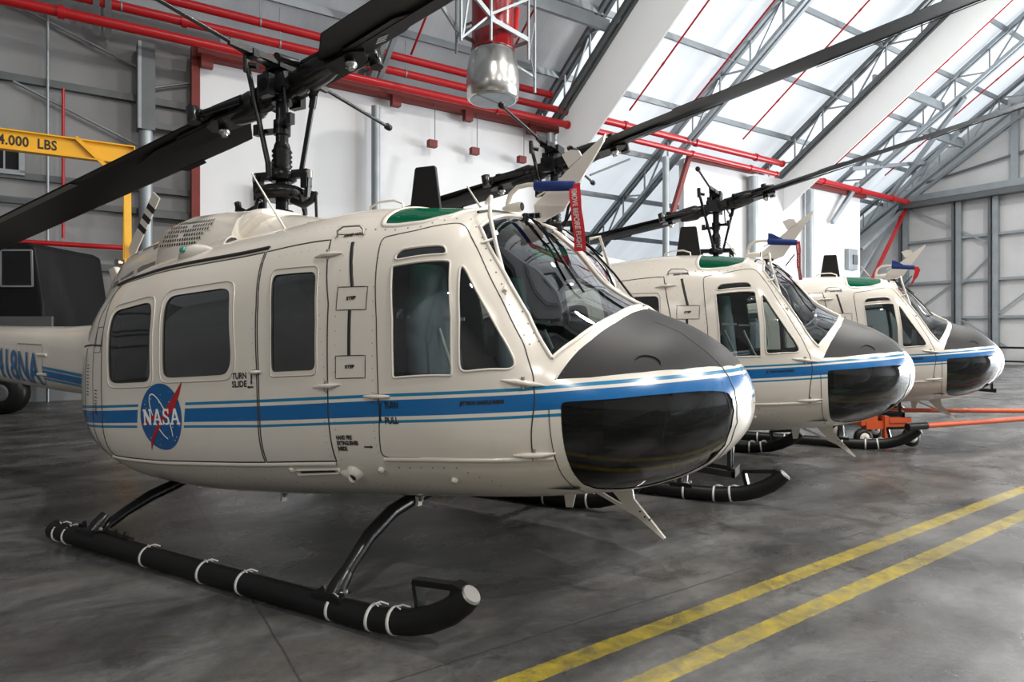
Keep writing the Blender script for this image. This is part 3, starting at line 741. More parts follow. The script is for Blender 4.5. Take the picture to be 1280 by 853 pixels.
def ribbon(mb, poly, w, off, m, s=1, closed=True):
    """thin raised strip that follows a line on the fuselage surface"""
    l = dense(poly, closed); P = [surf(x, t, 0, s) for x, t in l]; n = len(l); A = []; B = []; C = []; D = []
    for i in range(n):
        p, nn = P[i]; a = P[(i-1) % n][0] if closed or i else p; b = P[(i+1) % n][0] if closed or i < n-1 else p
        d = (b-a)
        if d.length < 1e-9: d = Vector((1, 0, 0))
        d.normalize(); sd = nn.cross(d).normalized()*w/2
        A.append(p+sd-nn*.002); B.append(p+sd*.7+nn*off); C.append(p-sd*.7+nn*off); D.append(p-sd-nn*.002)
    k = n if closed else n-1
    fs = []
    for i in range(k):
        j = (i+1) % n
        for a, b in ((0, 1), (1, 2), (2, 3)): fs.append((a*n+i, a*n+j, b*n+j, b*n+i))
    mb.add(A+B+C+D, fs, m, True)
def tube_on(mb, poly, r, off, m, s=1, closed=False):
    l = dense(poly, closed); pts = [surf(x, t, off, s)[0] for x, t in l]
    if closed: pts.append(pts[0])
    mb.tube(pts, r, m, 8)
def decal(mb, vs, fs, x0, z0, m, off, s=1, rot=.075, sub=False):
    """lay flat shapes (px forward, pz up) on the side of the fuselage"""
    out = []; c, sn = math.cos(rot), math.sin(rot)
    for v in vs:
        x = x0+v[0]*c-v[1]*sn; z = z0+v[0]*sn+v[1]*c; p, n = surf(x, tz(x, z), off, s); out.append(p)
    mb.add(out, fs, m, True)
def poly_grid(poly, hole=None, st=.03):
    """triangles that fill a polygon (with inner points so that it can bend)"""
    pts = dense(poly, True, st); n = len(pts); ed = [(i, (i+1) % n) for i in range(n)]
    if hole:
        h = dense(hole, True, st); b = len(pts); pts += h; ed += [(b+i, b+(i+1) % len(h)) for i in range(len(h))]
    xs = [p[0] for p in poly]; ys = [p[1] for p in poly]
    x = min(xs)+st
    while x < max(xs):
        y = min(ys)+st
        while y < max(ys): pts.append((x, y)); y += st
        x += st
    v, e, f, *_ = delaunay_2d_cdt([Vector(p) for p in pts], ed, [], 0, 1e-5)
    fs = []
    for t in f:
        cx = sum(v[i][0] for i in t)/3; cy = sum(v[i][1] for i in t)/3
        if inside(poly, cx, cy) and not (hole and inside(hole, cx, cy)): fs.append(tuple(t))
    return [tuple(q) for q in v], fs
SERIF = {  # slab-serif capitals of the badge, unit height
 'N': [[(0,0),(.30,0),(.30,.12),(.22,.12),(.22,.62),(.62,0),(.80,0),(.80,.88),(.88,.88),(.88,1),(.58,1),(.58,.88),(.66,.88),(.66,.40),(.28,1),(0,1),(0,.88),(.08,.88),(.08,.12),(0,.12)]],
 'A': [[(0,0),(.30,0),(.30,.12),(.24,.12),(.29,.28),(.61,.28),(.66,.12),(.58,.12),(.58,0),(.92,0),(.92,.12),(.84,.12),(.56,1),(.36,1),(.08,.12),(0,.12)], [(.34,.40),(.56,.40),(.45,.74)]],
 'S': [[(.04,.0),(.12,.0),(.16,.06),(.36,-.02),(.60,.04),(.70,.24),(.64,.44),(.24,.66),(.22,.80),(.36,.88),(.50,.84),(.56,.68),(.64,.68),(.64,1),(.56,1),(.53,.95),(.34,1.02),(.12,.94),(.05,.74),(.12,.56),(.50,.36),(.53,.20),(.40,.10),(.22,.12),(.13,.32),(.04,.32)]]}
def badge(parent):
    b = MB(); cx, cz, R = -3.512, .974, .212
    circ = [(R*math.cos(2*math.pi*k/48), R*math.sin(2*math.pi*k/48)*1.04) for k in range(48)]
    v, f = poly_grid(circ, None, .035); decal(b, v, f, cx, cz, M['blue_badge'], .0015)
    def ell(a, bb, rot, w, a0, a1, m, off, ox=0, oy=0):
        P1 = []; P2 = []; n = 40
        for i in range(n+1):
            t = math.radians(a0+(a1-a0)*i/n)
            for P, d in ((P1, w/2), (P2, -w/2)):
                x, y = (a+d)*math.cos(t), (bb+d)*math.sin(t); P.append((ox+x*math.cos(rot)-y*math.sin(rot), oy+x*math.sin(rot)+y*math.cos(rot)))
        vs = P1+P2; fs = [(i, i+1, n+2+i, n+1+i) for i in range(n)]; decal(b, vs, fs, cx, cz, m, off)
    ell(.175, .062, math.radians(-58), .009, 20, 330, M['white_badge'], .0025)
    wing = [(-.155,-.225),(-.13,-.165),(-.07,-.085),(.0,-.02),(.055,.05),(.13,.12),(.235,.23),(.20,.14),(.14,.04),(.06,-.01),(.015,-.045),(-.06,-.115)]
    v, f = poly_grid(wing, None, .03); decal(b, v, f, cx, cz, M['red_badge'], .0035)
    wing2 = [(-.21,-.065),(-.12,-.005),(-.05,.02),(.01,.0),(-.05,-.01),(-.12,-.04)]
    v, f = poly_grid(wing2, None, .03); decal(b, v, f, cx, cz, M['red_badge'], .0035)
    x = -.178
    for ch in 'NASA':
        g = SERIF[ch]; h = .105; g2 = [[(x+px*h, -.052+py*h) for px, py in loop] for loop in g]
        v, f = poly_grid(g2[0], g2[1] if len(g2) > 1 else None, .04); decal(b, v, f, cx, cz, M['white_badge'], .0045)
        x += {'N': .98, 'A': .93, 'S': .76}[ch]*h
    random.seed(3)
    for i in range(34):
        a = random.uniform(0, 6.28); r = R*.93*math.sqrt(random.random()); s_ = random.choice((.0022, .003, .0045)); px, py = r*math.cos(a), r*math.sin(a)
        decal(b, [(px-s_, py), (px, py-s_), (px+s_, py), (px, py+s_)], [(0, 1, 2, 3)], cx, cz, M['white_badge'], .0024)
    return b.build('round_badge', parent, fixn=False)
def lettering(parent, txt, x, z, size, width, name='lettering', m='stencil', off=.003, bold=.0015):
    b = MB(); zz = z; lines = [text_polys(line, size, bold) for line in txt.split('\n')]; kx = width/max(p[0] for v, f in lines for p in v)
    for v, f in lines:
        decal(b, [(p[0]*kx, p[1]) for p in v], f, x, zz, M[m], off); zz -= size*.98
    return b.build(name, parent, fixn=False)
def shell(parent):
    """doors, glass and skin of the fuselage"""
    skin_mesh('fuselage_skin', ('fuselage_skin',), (1, -1), parent)
    skin_mesh('nose_hood', ('nose_hood',), (1, -1), parent)
    skin_mesh('interior_lining', ('fuselage_skin', 'nose_hood', 'cockpit_door', 'hinged_panel', 'sliding_door'), (1, -1), parent, off=-.03, matover=M['lining'], flip=True)
    for s in (1, -1):
        for r in ('windshield', 'chin', 'skylight'):
            nm = {'windshield': 'windshield_pane', 'chin': 'chin_window', 'skylight': 'green_skylight'}[r]
            o = skin_mesh(nm, (r,), (s,), parent, off=-.004)
            b = MB()
            if r == 'windshield':
                tube_on(b, PL[r], .011, .002, M['white'], s, True); b.build('pane_frame', o)
            elif r == 'skylight':
                ribbon(b, PL[r], .035, .006, M['white'], s); b.build('skylight_frame', o)
        for dn, wins in (('cockpit_door', ('rwin', 'smallwin', 'tri')), ('hinged_panel', ('win3',)), ('sliding_door', ('win1', 'win2'))):
            d = skin_mesh(dn, (dn,), (s,), parent)
            for w in wins: skin_mesh('window_pane', (w,), (s,), d, off=-.004)
            b = MB()
            for w in wins:
                if w in ('win1', 'win2', 'win3'):
                    c = PL[w]; cx = sum(p[0] for p in c)/len(c); ct = sum(p[1] for p in c)/len(c)
                    k = 1.13 if w != 'win3' else 1.10
                    big = [(cx+(p[0]-cx)*k, ct+(p[1]-ct)*k*1.02) for p in c]
                    ribbon(b, big, .007, .004, M['white'], s); ribbon(b, big, .0028, .0048, M['seam'], s)
                    ribbon(b, c, .006, .003, M['seam'], s)
                else: ribbon(b, PL[w], .012, .006, M['white'], s)
            b.build('window_trim', d)
            b = MB(); ribbon(b, PL[dn], .008 if dn == 'cockpit_door' else .011, .0018, M['seam'], s); b.build('door_gap', d)
    # fixed seams, rails and rivets
    for s in (1, -1):
        for l, w, off in (([(-4.42,.486),(-3.9,.487),(-3.35,.477),(-2.69,.466)], .022, .014),
            ([(-.50,.79),(-.349,.77),(-.209,.677),(-.13,.582),(-.088,.468),(-.062,.30),(-.05,.05),(-.052,-.3),(-.09,-.62),(-.17,-.80),(-.32,-.9)], .010, .002),
            ([(-4.27,.52),(-4.36,.33),(-4.33,.22)], .007, .002), ([(-4.215,.225),(-4.4,.23),(-4.62,.235),(-4.95,.24)], .014, .004),
            ([(-4.36,.22),(-4.34,0),(-4.36,-.35)], .006, .002), ([(-4.52,.22),(-4.52,-.2),(-4.53,-.45)], .005, .002),
            ([(-.80,-.02),(-.795,-.2),(-.79,-.4),(-.77,-.6)], .005, .002), ([(-1.93,.465),(-2.14,.470),(-2.14,.455)], .005, .0015)):
            seam(parent, l, w, off, 'seam', s)
        for l, w, off in (([(-4.20,-.350),(-3.34,-.332),(-2.61,-.328),(-2.06,-.322)], .030, .010), ([(-1.72,-.296),(-1.3,-.292),(-.80,-.288)], .026, .010),
            ([(-.784,.135),(-.730,.325),(-.698,.422),(-.645,.639),(-.618,.87),(-.612,.99)], .012, .004)):
            seam(parent, l, w, off, 'white', s, 'sill_rail')
    rv = MB()
    def rivets(l, step, s, r=.0045, m='seam', off=.0015):
        d = dense(l, False, step)
        for x, t in d:
            p, n = surf(x, t, off, s); a = n.orthogonal().normalized(); c = n.cross(a)
            rv.add([p+(a*math.cos(k*math.pi/3)+c*math.sin(k*math.pi/3))*r for k in range(6)], [(0, 1, 2, 3, 4, 5)], M[m])
    for s in (1, -1):
        rivets([(-.76,.15),(-.735,.32),(-.685,.47),(-.625,.66),(-.60,.9)], .05, s, .0035)
        rivets([(-.93,.27),(-.99,.32),(-1.10,.42),(-1.25,.52),(-1.35,.565)], .045, s, .0045)
        rivets([(-.90,.30),(-.96,.35),(-1.06,.44),(-1.2,.515),(-1.29,.55)], .045, s, .0045)
        rivets([(-1.95,.485),(-1.74,.480),(-1.587,.494),(-1.42,.55)], .055, s, .005)
        rivets([(-2.03,.44),(-2.02,.2),(-2.02,-.3)], .06, s, .003, 'seam')
        rivets([(-1.78,.43),(-1.765,.2),(-1.75,-.26)], .055, s, .003)
        rivets([(-.745,-.02),(-.742,-.2),(-.735,-.4),(-.70,-.58),(-.6,-.7)], .05, s, .0035)
        rivets([(-.70,.05),(-.50,.095),(-.3,.165),(-.13,.27)], .05, s, .0035, 'cyan')
        rivets([(-4.1,-.375),(-3.3,-.365),(-2.6,-.36)], .055, s, .003)
        for k in range(9):
            x0 = -3.35+.21*k; rivets([(x0,-.40-.006*k),(x0+.11,-.47)], .035, s, .0042)
            rivets([(x0+.02,-.50),(x0+.16,-.50)], .045, s, .0036)
        rivets([(-1.65,-.34),(-1.3,-.335),(-1.15,-.42),(-1.1,-.5)], .06, s, .0045)
        rivets([(-2.68,.27),(-2.65,.1),(-2.64,-.05)], .06, s, .003)
        rivets([(-.11,.35),(-.08,.1),(-.07,-.1),(-.10,-.5),(-.18,-.72)], .05, s, .0035)
        rivets([(-2.55,.425),(-2.25,.425),(-2.18,.39),(-2.10,.1),(-2.09,-.28)], .055, s, .0028)
        rivets([(-2.7,.50),(-2.3,.505),(-2.0,.50)], .06, s, .003)
    tag(rv.build('rivets', parent, fixn=False), kind='stuff')
def fittings(parent):
    for s in (1, -1):
        for (x, t) in ((-.925,.092), (-.885,-.262), (-2.078,.045), (-2.140,.405)):
            b = MB(); p, n = surf(x, t, .006, s)
            l = [surf(x-.10, t-.003, .002, s)[0], surf(x-.035, t, .010, s)[0], surf(x+.035, t, .010, s)[0], surf(min(x+.10, -.05), t+.003, .002, s)[0]]
            b.tube(l, [.004, .014, .014, .004], M['white'], 8)
            b.tube([p+Vector((0, 0, -.03)), p+Vector((0, 0, .03))], .010, M['dull_steel'], 8); b.build('door_hinge', parent)
        for (x, t, L) in ((-1.73, .012, .085), (-2.632, .097, .05)):
            b = MB(); l = [surf(x-L, t, .006, s)[0], surf(x-L*.3, t, .022, s)[0], surf(x+L*.6, t, .022, s)[0], surf(x+L, t, .008, s)[0]]
            b.tube(l, [.006, .011, .011, .005], M['white'], 8); p, n = surf(x, t, 0, s); b.tube([p, p+n*.02], .016, M['dull_steel'], 10); b.build('door_handle', parent)
        b = MB()
        for z0, z1 in ((.317, .440), (.130, .255)):
            ribbon(b, [(-1.922+(.28*(z1-.44) if False else 0), z0), (-1.922-.6*(z1-z0)*(1 if z1 > .3 else .05), z1)], .026, .003, M['stencil'], s, False)
        b.build('step_slot', parent)
        for (x0, x1, t0, t1) in ((-2.021, -1.814, .256, .316), (-2.015, -1.810, .066, .131)):
            b = MB(); q = [(x0,t0),(x1,t0),(x1,t1),(x0,t1)]; ribbon(b, q, .006, .002, M['seam'], s); b.build('step_panel', parent)
        b = MB(); pts = [surf(-2.13,.462,.0,s)[0], surf(-2.13,.472,.022,s)[0], surf(-2.10,.484,.028,s)[0], surf(-1.98,.484,.028,s)[0], surf(-1.945,.474,.022,s)[0], surf(-1.94,.462,0,s)[0]]
        b.tube(pts, .006, M['dull_steel'], 6); b.build('hand_hold', parent)
        b = MB(); p, n = surf(-1.97, -.375, 0, s); b.lathe(p-n*.02, n, [(0, .06), (.03, .05), (.05, .034), (.052, .024)], M['white'], 18); b.lathe(p+n*.030, n, [(0, .026), (.005, .02)], M['grille'], 12)
        b.tube([p+Vector((.0, 0, 0))+n*.01, p+Vector((-.11, 0, -.005))+n*.002], [.045, .006], M['white'], 12); b.build('drain_fairing', parent)
        b = MB(); ribbon(b, [(-2.367,-.370),(-2.10,-.362)], .024, .004, M['stencil'], s, False); ribbon(b, [(-2.40,-.384),(-2.07,-.372),(-2.065,-.348),(-2.40,-.356)], .012, .012, M['white'], s); b.build('tie_down_slot', parent)
        for x, t in ((-1.35,-.41), (-1.77,-.352), (-2.42,-.352)):
            b = MB(); p, n = surf(x, t, 0, s); b.lathe(p, n, [(0, .02), (.018, .017), (.02, .008)], M['white'], 12); b.build('drain_port', parent)
        for x, y in ((-1.88, .60), (-3.05, .62), (-4.06, .55)):
            p = V3(x, s*y, S(x, -.72)[2]); b = MB(); b.lathe(p+Vector((0, 0, .06)), (0, 0, -1), [(0, .03), (.05, .026), (.075, .014), (.09, .014)], M['dull_steel'], 12); b.box(p+Vector((-.02, 0, -.03)), (.012, .02, .03), M['white']); b.build('jacking_fitting', parent)
        # vents aft of the door
        b = MB()
        for k in range(10):
            for (xx, t0) in ((-4.29, .05), (-4.45, .15)): ribbon(b, [(xx-.02, t0-.014*k), (xx+.02, t0-.014*k)], .006, .004, M['seam'], s, False)
        b.build('louvre_vent', parent)
        b = MB(); ribbon(b, [(-4.36,.20),(-4.24,.20),(-4.235,.295),(-4.35,.295)], .005, .002, M['seam'], s); b.build('placard', parent)
        # vent scoop on the hood, wire deflector rod by the windshield
        b = MB(); a = [surf(-.42+.055*math.cos(k*math.pi/8), .36+.055*math.sin(k*math.pi/8), .002, s)[0] for k in range(9)]
        b.tube(a, [.002]+[.005]*7+[.002], M['hood'], 8); b.build('hood_vent', parent)
        b = MB(); b.tube([V3(-1.30, s*.78, 2.25), V3(-1.24, s*.83, 2.27), V3(-1.22, s*.88, 2.16), V3(-1.17, s*.895, 1.99), V3(-1.11, s*.90, 1.80), surf(-1.08, .40, .01, s)[0]], .0115, M['white'], 8)
        b.tube([V3(-1.185, s*.892, 2.03), surf(-1.24, .50, 0, s)[0]], .008, M['white'], 6); b.build('wire_deflector', parent)
    # windshield centre post, brow, wipers
    b = MB(); b.tube([surf(x, 1.0, .002)[0] for x in (-.635,-.7,-.86,-1.0,-1.1,-1.2,-1.33)], .013, M['dull_steel'], 8); b.build('windshield_post', parent)
    b = MB()
    for s in (1, -1):
        pts = [surf(-1.372, t, .004, s)[0] for t in (.62,.68,.78,.9,.97)]; b.tube(pts, .009, M['hood'], 8)
    b.build('brow_strip', parent)
    for s in (1, -1):
        b = MB(); a = surf(-1.33, .86, .02, s)[0]; l = [surf(x, t, .020, s)[0] for x, t in ((-1.28,.855),(-1.15,.80),(-1.0,.745),(-.86,.71))]
        b.tube(l, .008, M['black'], 6); b.tube([a]+[surf(x, t, .032, s)[0] for x, t in ((-1.22,.83),(-1.08,.775))], .006, M['black'], 6)
        b.lathe(a-Vector((0, 0, .03)), (0, 0, 1), [(0, .022), (.045, .018)], M['black'], 10); b.build('wiper', parent)
    b = MB()
    for i in range(5):
        x = -1.33-.008*i; b.box(surf(x, .86+.02*(i % 2), .02, 1)[0]+Vector((.02*i, .02*i, 0)), (.02, .012, .012), M['panel'])
    b.build('wiper_linkage', parent)
    # wire cutters
    b = MB(); b.plate([V3(x, 0, z) for x, z in [(-.887,2.785),(-.90,2.74),(-1.06,2.50),(-1.17,2.33),(-1.37,2.25),(-1.39,2.38),(-1.21,2.53),(-1.045,2.67)]], (0, 1, 0), .02, M['white'])
    b.plate([V3(x, 0, z) for x, z in [(-1.185,2.69),(-1.12,2.715),(-1.067,2.705),(-1.045,2.66),(-1.136,2.60)]], (0, 1, 0), .03, M['white'])
    b.tube([V3(-1.37, 0, 2.44), V3(-1.15, 0, 2.53)], .007, M['white'], 6)
    b.build('upper_wire_cutter', parent)
    b = MB(); b.plate([V3(x, 0, z) for x, z in [(-.90,.60),(-.72,.62),(-.70,.50),(-.505,.286),(-.515,.278),(-.689,.400),(-.78,.47)]], (0, 1, 0), .024, M['white'])
    b.bar(V3(-1.03, 0, .555), V3(-.66, 0, .395), .02, .022, M['white'])
    for x, z in ((-.63,.40),(-.60,.385),(-.66,.43)): b.tube([V3(x, .016, z), V3(x, -.016, z)], .006, M['seam'], 6)
    b.build('lower_wire_cutter', parent)
    b = MB(); b.plate([V3(x, .2, z) for x, z in [(-1.09,.58),(-.995,.58),(-1.026,.455),(-1.069,.449)]], (0, 1, 0), .016, M['white']); b.build('belly_antenna', parent)
    b = MB(); b.plate([V3(x, .25, z) for x, z in [(-2.24,2.30),(-1.965,2.30),(-2.016,2.655),(-2.026,2.668),(-2.175,2.672),(-2.187,2.66)]], (0, 1, 0), .022, M['hood']); b.build('blade_antenna', parent)
    b = MB(); b.tube([V3(-2.28,.62,2.27), V3(-2.27,.62,2.345), V3(-2.20,.62,2.37), V3(-2.08,.62,2.37), V3(-2.01,.62,2.345), V3(-2.0,.62,2.27)], .008, M['white'], 6)
    b.build('roof_handle', parent)
    b = MB(); b.tube([V3(-1.51,.15,2.27), V3(-1.510,.15,2.38), V3(-1.49,.15,2.44), V3(-1.44,.15,2.478), V3(-1.36,.15,2.485), V3(-1.05,.15,2.455)], .0155, M['white'], 12); b.build('pitot_tube', parent)
    b = MB(); b.lathe(V3(-1.52,.20,2.335), (1, 0, .02), [(0, .010), (.05, .026), (.12, .032), (.14, .030)], M['white'], 18); b.lathe(V3(-1.379,.20,2.338), (1, 0, 0), [(0, .027), (.004, .024)], M['grille'], 18); b.build('fresh_air_scoop', parent)
    b = MB(); b.tube([V3(-1.70,.35,2.473), V3(-1.60,.35,2.33)], [.005, .008], M['white'], 6); b.build('rod_antenna', parent)
    b = MB(); b.tube([V3(-3.46,.57,2.715), V3(-3.09,.57,2.25)], [.006, .010], M['white'], 6); b.lathe(V3(-3.085,.57,2.23), (0, 0, 1), [(0, .035), (.03, .02)], M['white'], 10); b.build('whip_antenna', parent)
    b = MB(); b.tube([V3(-1.15, .05, 2.22), V3(-1.06, .1, 2.33)], .007, M['black'], 6); b.build('temperature_probe', parent)
    # nose frame
    b = MB()
    for y in (-.03, .03): b.bar(V3(-.13, y, 1.0), V3(-.13, y, .735), .022, .022, M['black'])
    for y in (-.07, .07): b.bar(V3(-.36, y, .745), V3(-.09, y, .725), .02, .035, M['black'])
    b.bar(V3(-.10, -.08, .735), V3(-.10, .08, .735), .02, .05, M['black']); b.bar(V3(-.33, -.1, .75), V3(-.33, .1, .75), .02, .05, M['black'])
    b.bar(V3(-.45, 0, .78), V3(-.45, 0, .66), .02, .02, M['black']); b.build('camera_mount', parent)
    b = MB(); b.lathe(V3(-.26, -.06, .86), (1, 0, -.1), [(0, .034), (.13, .034), (.14, .028)], M['white'], 16); b.build('landing_lamp', parent)
    # open piece under the hood line: tiny light on roof side, beacon
    for s in (1, -1):
        b = MB(); rings = []
        for i, (x, r) in enumerate(((-3.80,.004),(-3.74,.05),(-3.66,.072),(-3.58,.068),(-3.48,.035),(-3.42,.004))):
            c, n = surf(x, .555, -.01, s); a = Vector((0, 0, 1)); bb = n.cross(Vector((1, 0, 0))).normalized(); rings.append([c+(n*math.cos(k*math.pi/6)+bb*math.sin(k*math.pi/6))*r for k in range(12)])
        b.loft(rings, M['white']); c, n = surf(-3.66, .54, .055, s); b.build('light_fairing', parent)
        b = MB(); b.lathe(c-n*.01, n, [(0, .030), (.015, .026), (.025, .012)], M['green_lens'], 14); b.build('position_light', parent)
        b = MB(); rings = []
        for x, r in ((-3.78,.01),(-3.66,.05),(-3.52,.075),(-3.40,.088)):
            c = V3(x, s*.78, 2.10+.0*r); rings.append([c+Vector((0, math.cos(k*math.pi/7)*r, math.sin(k*math.pi/7)*r*1.35)) for k in range(14)])
        b.loft(rings, M['white']); c = V3(-3.398, s*.78, 2.10); b.add([c+Vector((.003, math.cos(k*math.pi/7)*.08, math.sin(k*math.pi/7)*.108)) for k in range(14)], [tuple(range(14))], M['grille']); b.build('air_scoop', parent)
def se_ring(x, w, zm, zt, zb, n=2.6, N=28, nb=None):
    out = []
    for k in range(N):
        a = 2*math.pi*k/N; c, s = math.cos(a), math.sin(a); e = n if s >= 0 else (nb or n); r = (abs(c)**e+abs(s)**e)**(-1/e)
        out.append(V3(x, w*c*r, zm+((zt-zm) if s >= 0 else (zm-zb))*s*r))
    return out
def upper_works(parent):
    b = MB(); b.loft([se_ring(*q) for q in ((-4.50,.02,2.25,2.28,2.2),(-4.42,.28,2.2,2.40,2.0),(-4.1,.42,2.18,2.465,2.0),(-3.76,.46,2.18,2.505,2.0),(-3.4,.44,2.18,2.475,2.0),(-3.1,.34,2.18,2.42,2.0),(-2.86,.18,2.2,2.36,2.1),(-2.78,.02,2.25,2.30,2.2))], M['white']); b.build('transmission_fairing', parent)
    b = MB()
    cs = [(-6.0,.26,1.55,1.68,1.4),(-5.78,.36,1.68,1.90,1.4),(-5.52,.44,1.78,2.12,1.45),(-5.22,.50,1.88,2.29,1.5),(-4.60,.55,2.0,2.41,1.7)]
    b.loft([se_ring(*q, 4.0) for q in cs], M['white']); b.build('engine_cowling', parent)
    b = MB(); b.loft([se_ring(*q, 3.4) for q in ((-4.62,.57,2.0,2.43,1.9),(-4.57,.60,2.05,2.49,1.9),(-4.3,.62,2.05,2.535,1.95),(-4.0,.61,2.05,2.54,2.0),(-3.78,.58,2.05,2.525,2.02),(-3.70,.57,2.08,2.53,2.05))], M['white'])
    b.loft([se_ring(*q, 3.0) for q in ((-3.72,.50,2.3,2.535,2.2),(-3.60,.46,2.42,2.525,2.35),(-3.56,.40,2.47,2.515,2.45))], M['white']); o = b.build('intake_cowling', parent)
    for s in (1, -1):
        b = MB()
        def cowly(x, z):
            w, zm, zt, n = .617, 2.05, 2.535, 3.4; r = min(1, (z-zm)/(zt-zm)); return w*max(0, 1-r**n)**(1/n)
        for row in range(6):
            z = 2.235+.036*row; xa, xb = -4.50+.02*row, -3.86-(.035*(5-row) if row < 5 else .06)
            k = int((xb-xa)/.030)
            for i in range(k):
                if row in (2, 4) and abs(i-k*.42) < 1: continue
                x = xa+(xb-xa)*(i+.5*(row % 2))/k; y = cowly(x, z)+.004
                b.add([V3(x+dx, s*(cowly(x, z+dz)+.003), z+dz) for dx, dz in ((-.010,-.010),(.006,-.012),(.010,.010),(-.006,.012))], [(0, 1, 2, 3)], M['grille'])
        b.build('intake_grille', o)
        for (x0, x1, za, zb_, zc_, zd) in ((-4.97, -4.68, 2.05, 2.09, 2.255, 2.29), (-5.26, -5.04, 1.99, 2.04, 2.19, 2.235), (-5.46, -5.32, 1.93, 1.96, 2.09, 2.13)):
            b = MB(); q = []
            for x, z in ((x0, za), (x1, zb_), (x1, zd), (x0, zc_)):
                a_, c_ = (cs[2], cs[3]) if x < -5.22 else (cs[3], cs[4]); u = (x-a_[0])/(c_[0]-a_[0]); w, zm, zt_ = (a_[i]+(c_[i]-a_[i])*u for i in (1, 2, 3)); r = max(0, min(1, (z-zm)/(zt_-zm))); q.append(V3(x, s*(w*(1-r**4.0)**(1/4.0)+.006), z))
            b.add(q, [(0, 1, 2, 3)], M['dull_steel']); b.build('mesh_panel', parent)
    b = MB(); b.lathe(V3(-5.7, 0, 2.19), (0, 0, 1), [(0, .06), (.08, .06), (.09, .045), (.14, .04), (.155, .02)], M['beacon'], 16); b.build('beacon', parent)
    b = MB(); b.lathe(V3(-5.95, 0, 1.66), (-1, 0, .12), [(0, .16), (.12, .15), (.13, .13), (.02, .12)], M['dull_steel'], 20); b.build('exhaust_pipe', parent)
    # tail boom
    bo = MB(); sts = [(-5.5,.52,1.24,1.70,.86),(-6.0,.43,1.24,1.62,.88),(-6.8,.39,1.24,1.59,.90),(-8.2,.33,1.27,1.60,.96),(-10,.25,1.34,1.63,1.10),(-12,.17,1.44,1.67,1.28)]
    bo.loft([se_ring(*[a+(c-a)*k/6 for a, c in zip(p, q)], 3.2, N=64) for p, q in zip(sts, sts[1:]) for k in range(6)]+[se_ring(*sts[-1], 3.2, N=64)], M['white'])
    bm_ = bo.build('tail_boom', parent)
    def boomy(x, z):
        for a, c in zip(sts, sts[1:]):
            if c[0] <= x <= a[0]: break
        u = (x-a[0])/(c[0]-a[0]); w, zm, zt, zb = (a[i]+(c[i]-a[i])*u for i in (1, 2, 3, 4)); r = (z-zm)/(zt-zm) if z > zm else (zm-z)/(zm-zb); return w*max(0, 1-min(1, abs(r))**3.2)**(1/3.2)
    b = MB()
    for (za, zb_, m) in ((1.185, 1.158, 'cyan'), (1.144, 1.080, 'blue'), (1.066, 1.045, 'cyan')):
        for (xa, xb, sh) in ((-6.78, -5.55, 0), ):
            n = 14; rows = 4; vv = []
            for k in range(rows):
                for i in range(n+1):
                    x = xa+(xb-xa)*i/n; z = za+(zb_-za)*k/(rows-1)-.068*(x+6.78); vv.append(V3(x, boomy(x, z)+.011, z))
            b.add(vv, [(k*(n+1)+i, k*(n+1)+i+1, (k+1)*(n+1)+i+1, (k+1)*(n+1)+i) for k in range(rows-1) for i in range(n)], M[m])
    b.build('boom_stripe', bm_, fixn=False)
    v, f = text_polys('N418NA', .50, .008, 1.05, .03); b = MB(); sx = 1.22/max(p[0] for p in v)
    out = []
    for p in v:
        x = -8.08+p[0]*sx; z = 1.055-.035*p[0]+p[1]*.92; out.append(V3(x, boomy(x, z)+.012, z))
    b.add(out, f, M['blue']); b.build('registration', bm_, fixn=False)
    b = MB()
    q = [(-7.36,1.41),(-6.83,1.40),(-6.79,1.36),(-6.80,1.02),(-6.85,.985),(-7.3,1.03)]
    for i in range(len(q)):
        a, c = q[i], q[(i+1) % len(q)]
        for j in range(5):
            p0 = (a[0]+(c[0]-a[0])*j/5, a[1]+(c[1]-a[1])*j/5); p1 = (a[0]+(c[0]-a[0])*(j+1)/5, a[1]+(c[1]-a[1])*(j+1)/5)
            b.tube([V3(p0[0], boomy(*p0)+.001, p0[1]), V3(p1[0], boomy(*p1)+.001, p1[1])], .005, M['dull_steel'], 5, cap=False)
    for z in (1.30, 1.10): b.tube([V3(-6.87, boomy(-6.8, z)+.012, z), V3(-6.70, boomy(-6.8, z)+.012, z)], .016, M['white'], 8)
    b.build('baggage_door', bm_)
    # fin, tail rotor, elevators
    b = MB(); b.plate([V3(x, 0, z) for x, z in ((-11.3,1.62),(-12.2,1.5),(-12.75,2.6),(-12.8,2.7),(-12.6,2.75),(-12.5,2.6))], (0, 1, 0), .12, M['white']); b.build('tail_fin', parent, bevel=.03)
    b = MB(); b.lathe(V3(-12.72,-.06,2.84), (0, 1, 0), [(0, .07), (.16, .06), (.24, .04)], M['steel'], 14); tr = b.build('tail_rotor_hub', parent)
    d = Vector((-11.80+12.72, 0, 4.10-2.84)); L = d.length; d.normalize(); nd = Vector((-d.z, 0, d.x))
    for sg in (1, -1):
        b = MB(); c = V3(-12.72, -.26, 2.84)
        for k, (a0, a1, m) in enumerate(((.12,.72,'white'),(.72,.83,'stencil'),(.83,.94,'white'),(.94,1.05,'stencil'),(1.05,1.16,'white'),(1.16,1.27,'stencil'),(1.27,1.50,'white'))):
            w0 = w1 = .115; b.plate([c+d*sg*a0*1.0+nd*w0, c+d*sg*a1+nd*w1, c+d*sg*a1-nd*w1, c+d*sg*a0-nd*w0], (0, 1, 0), .02, M[m])
        b.build('tail_rotor_blade', tr)
    for s in (1, -1):
        b = MB(); b.plate([V3(x, s*y, 1.5) for x, y in ((-9.7,.2),(-10.4,.2),(-10.35,1.35),(-9.85,1.35))], (0, 0, 1), .05, M['white']); b.build('elevator', parent, bevel=.02)
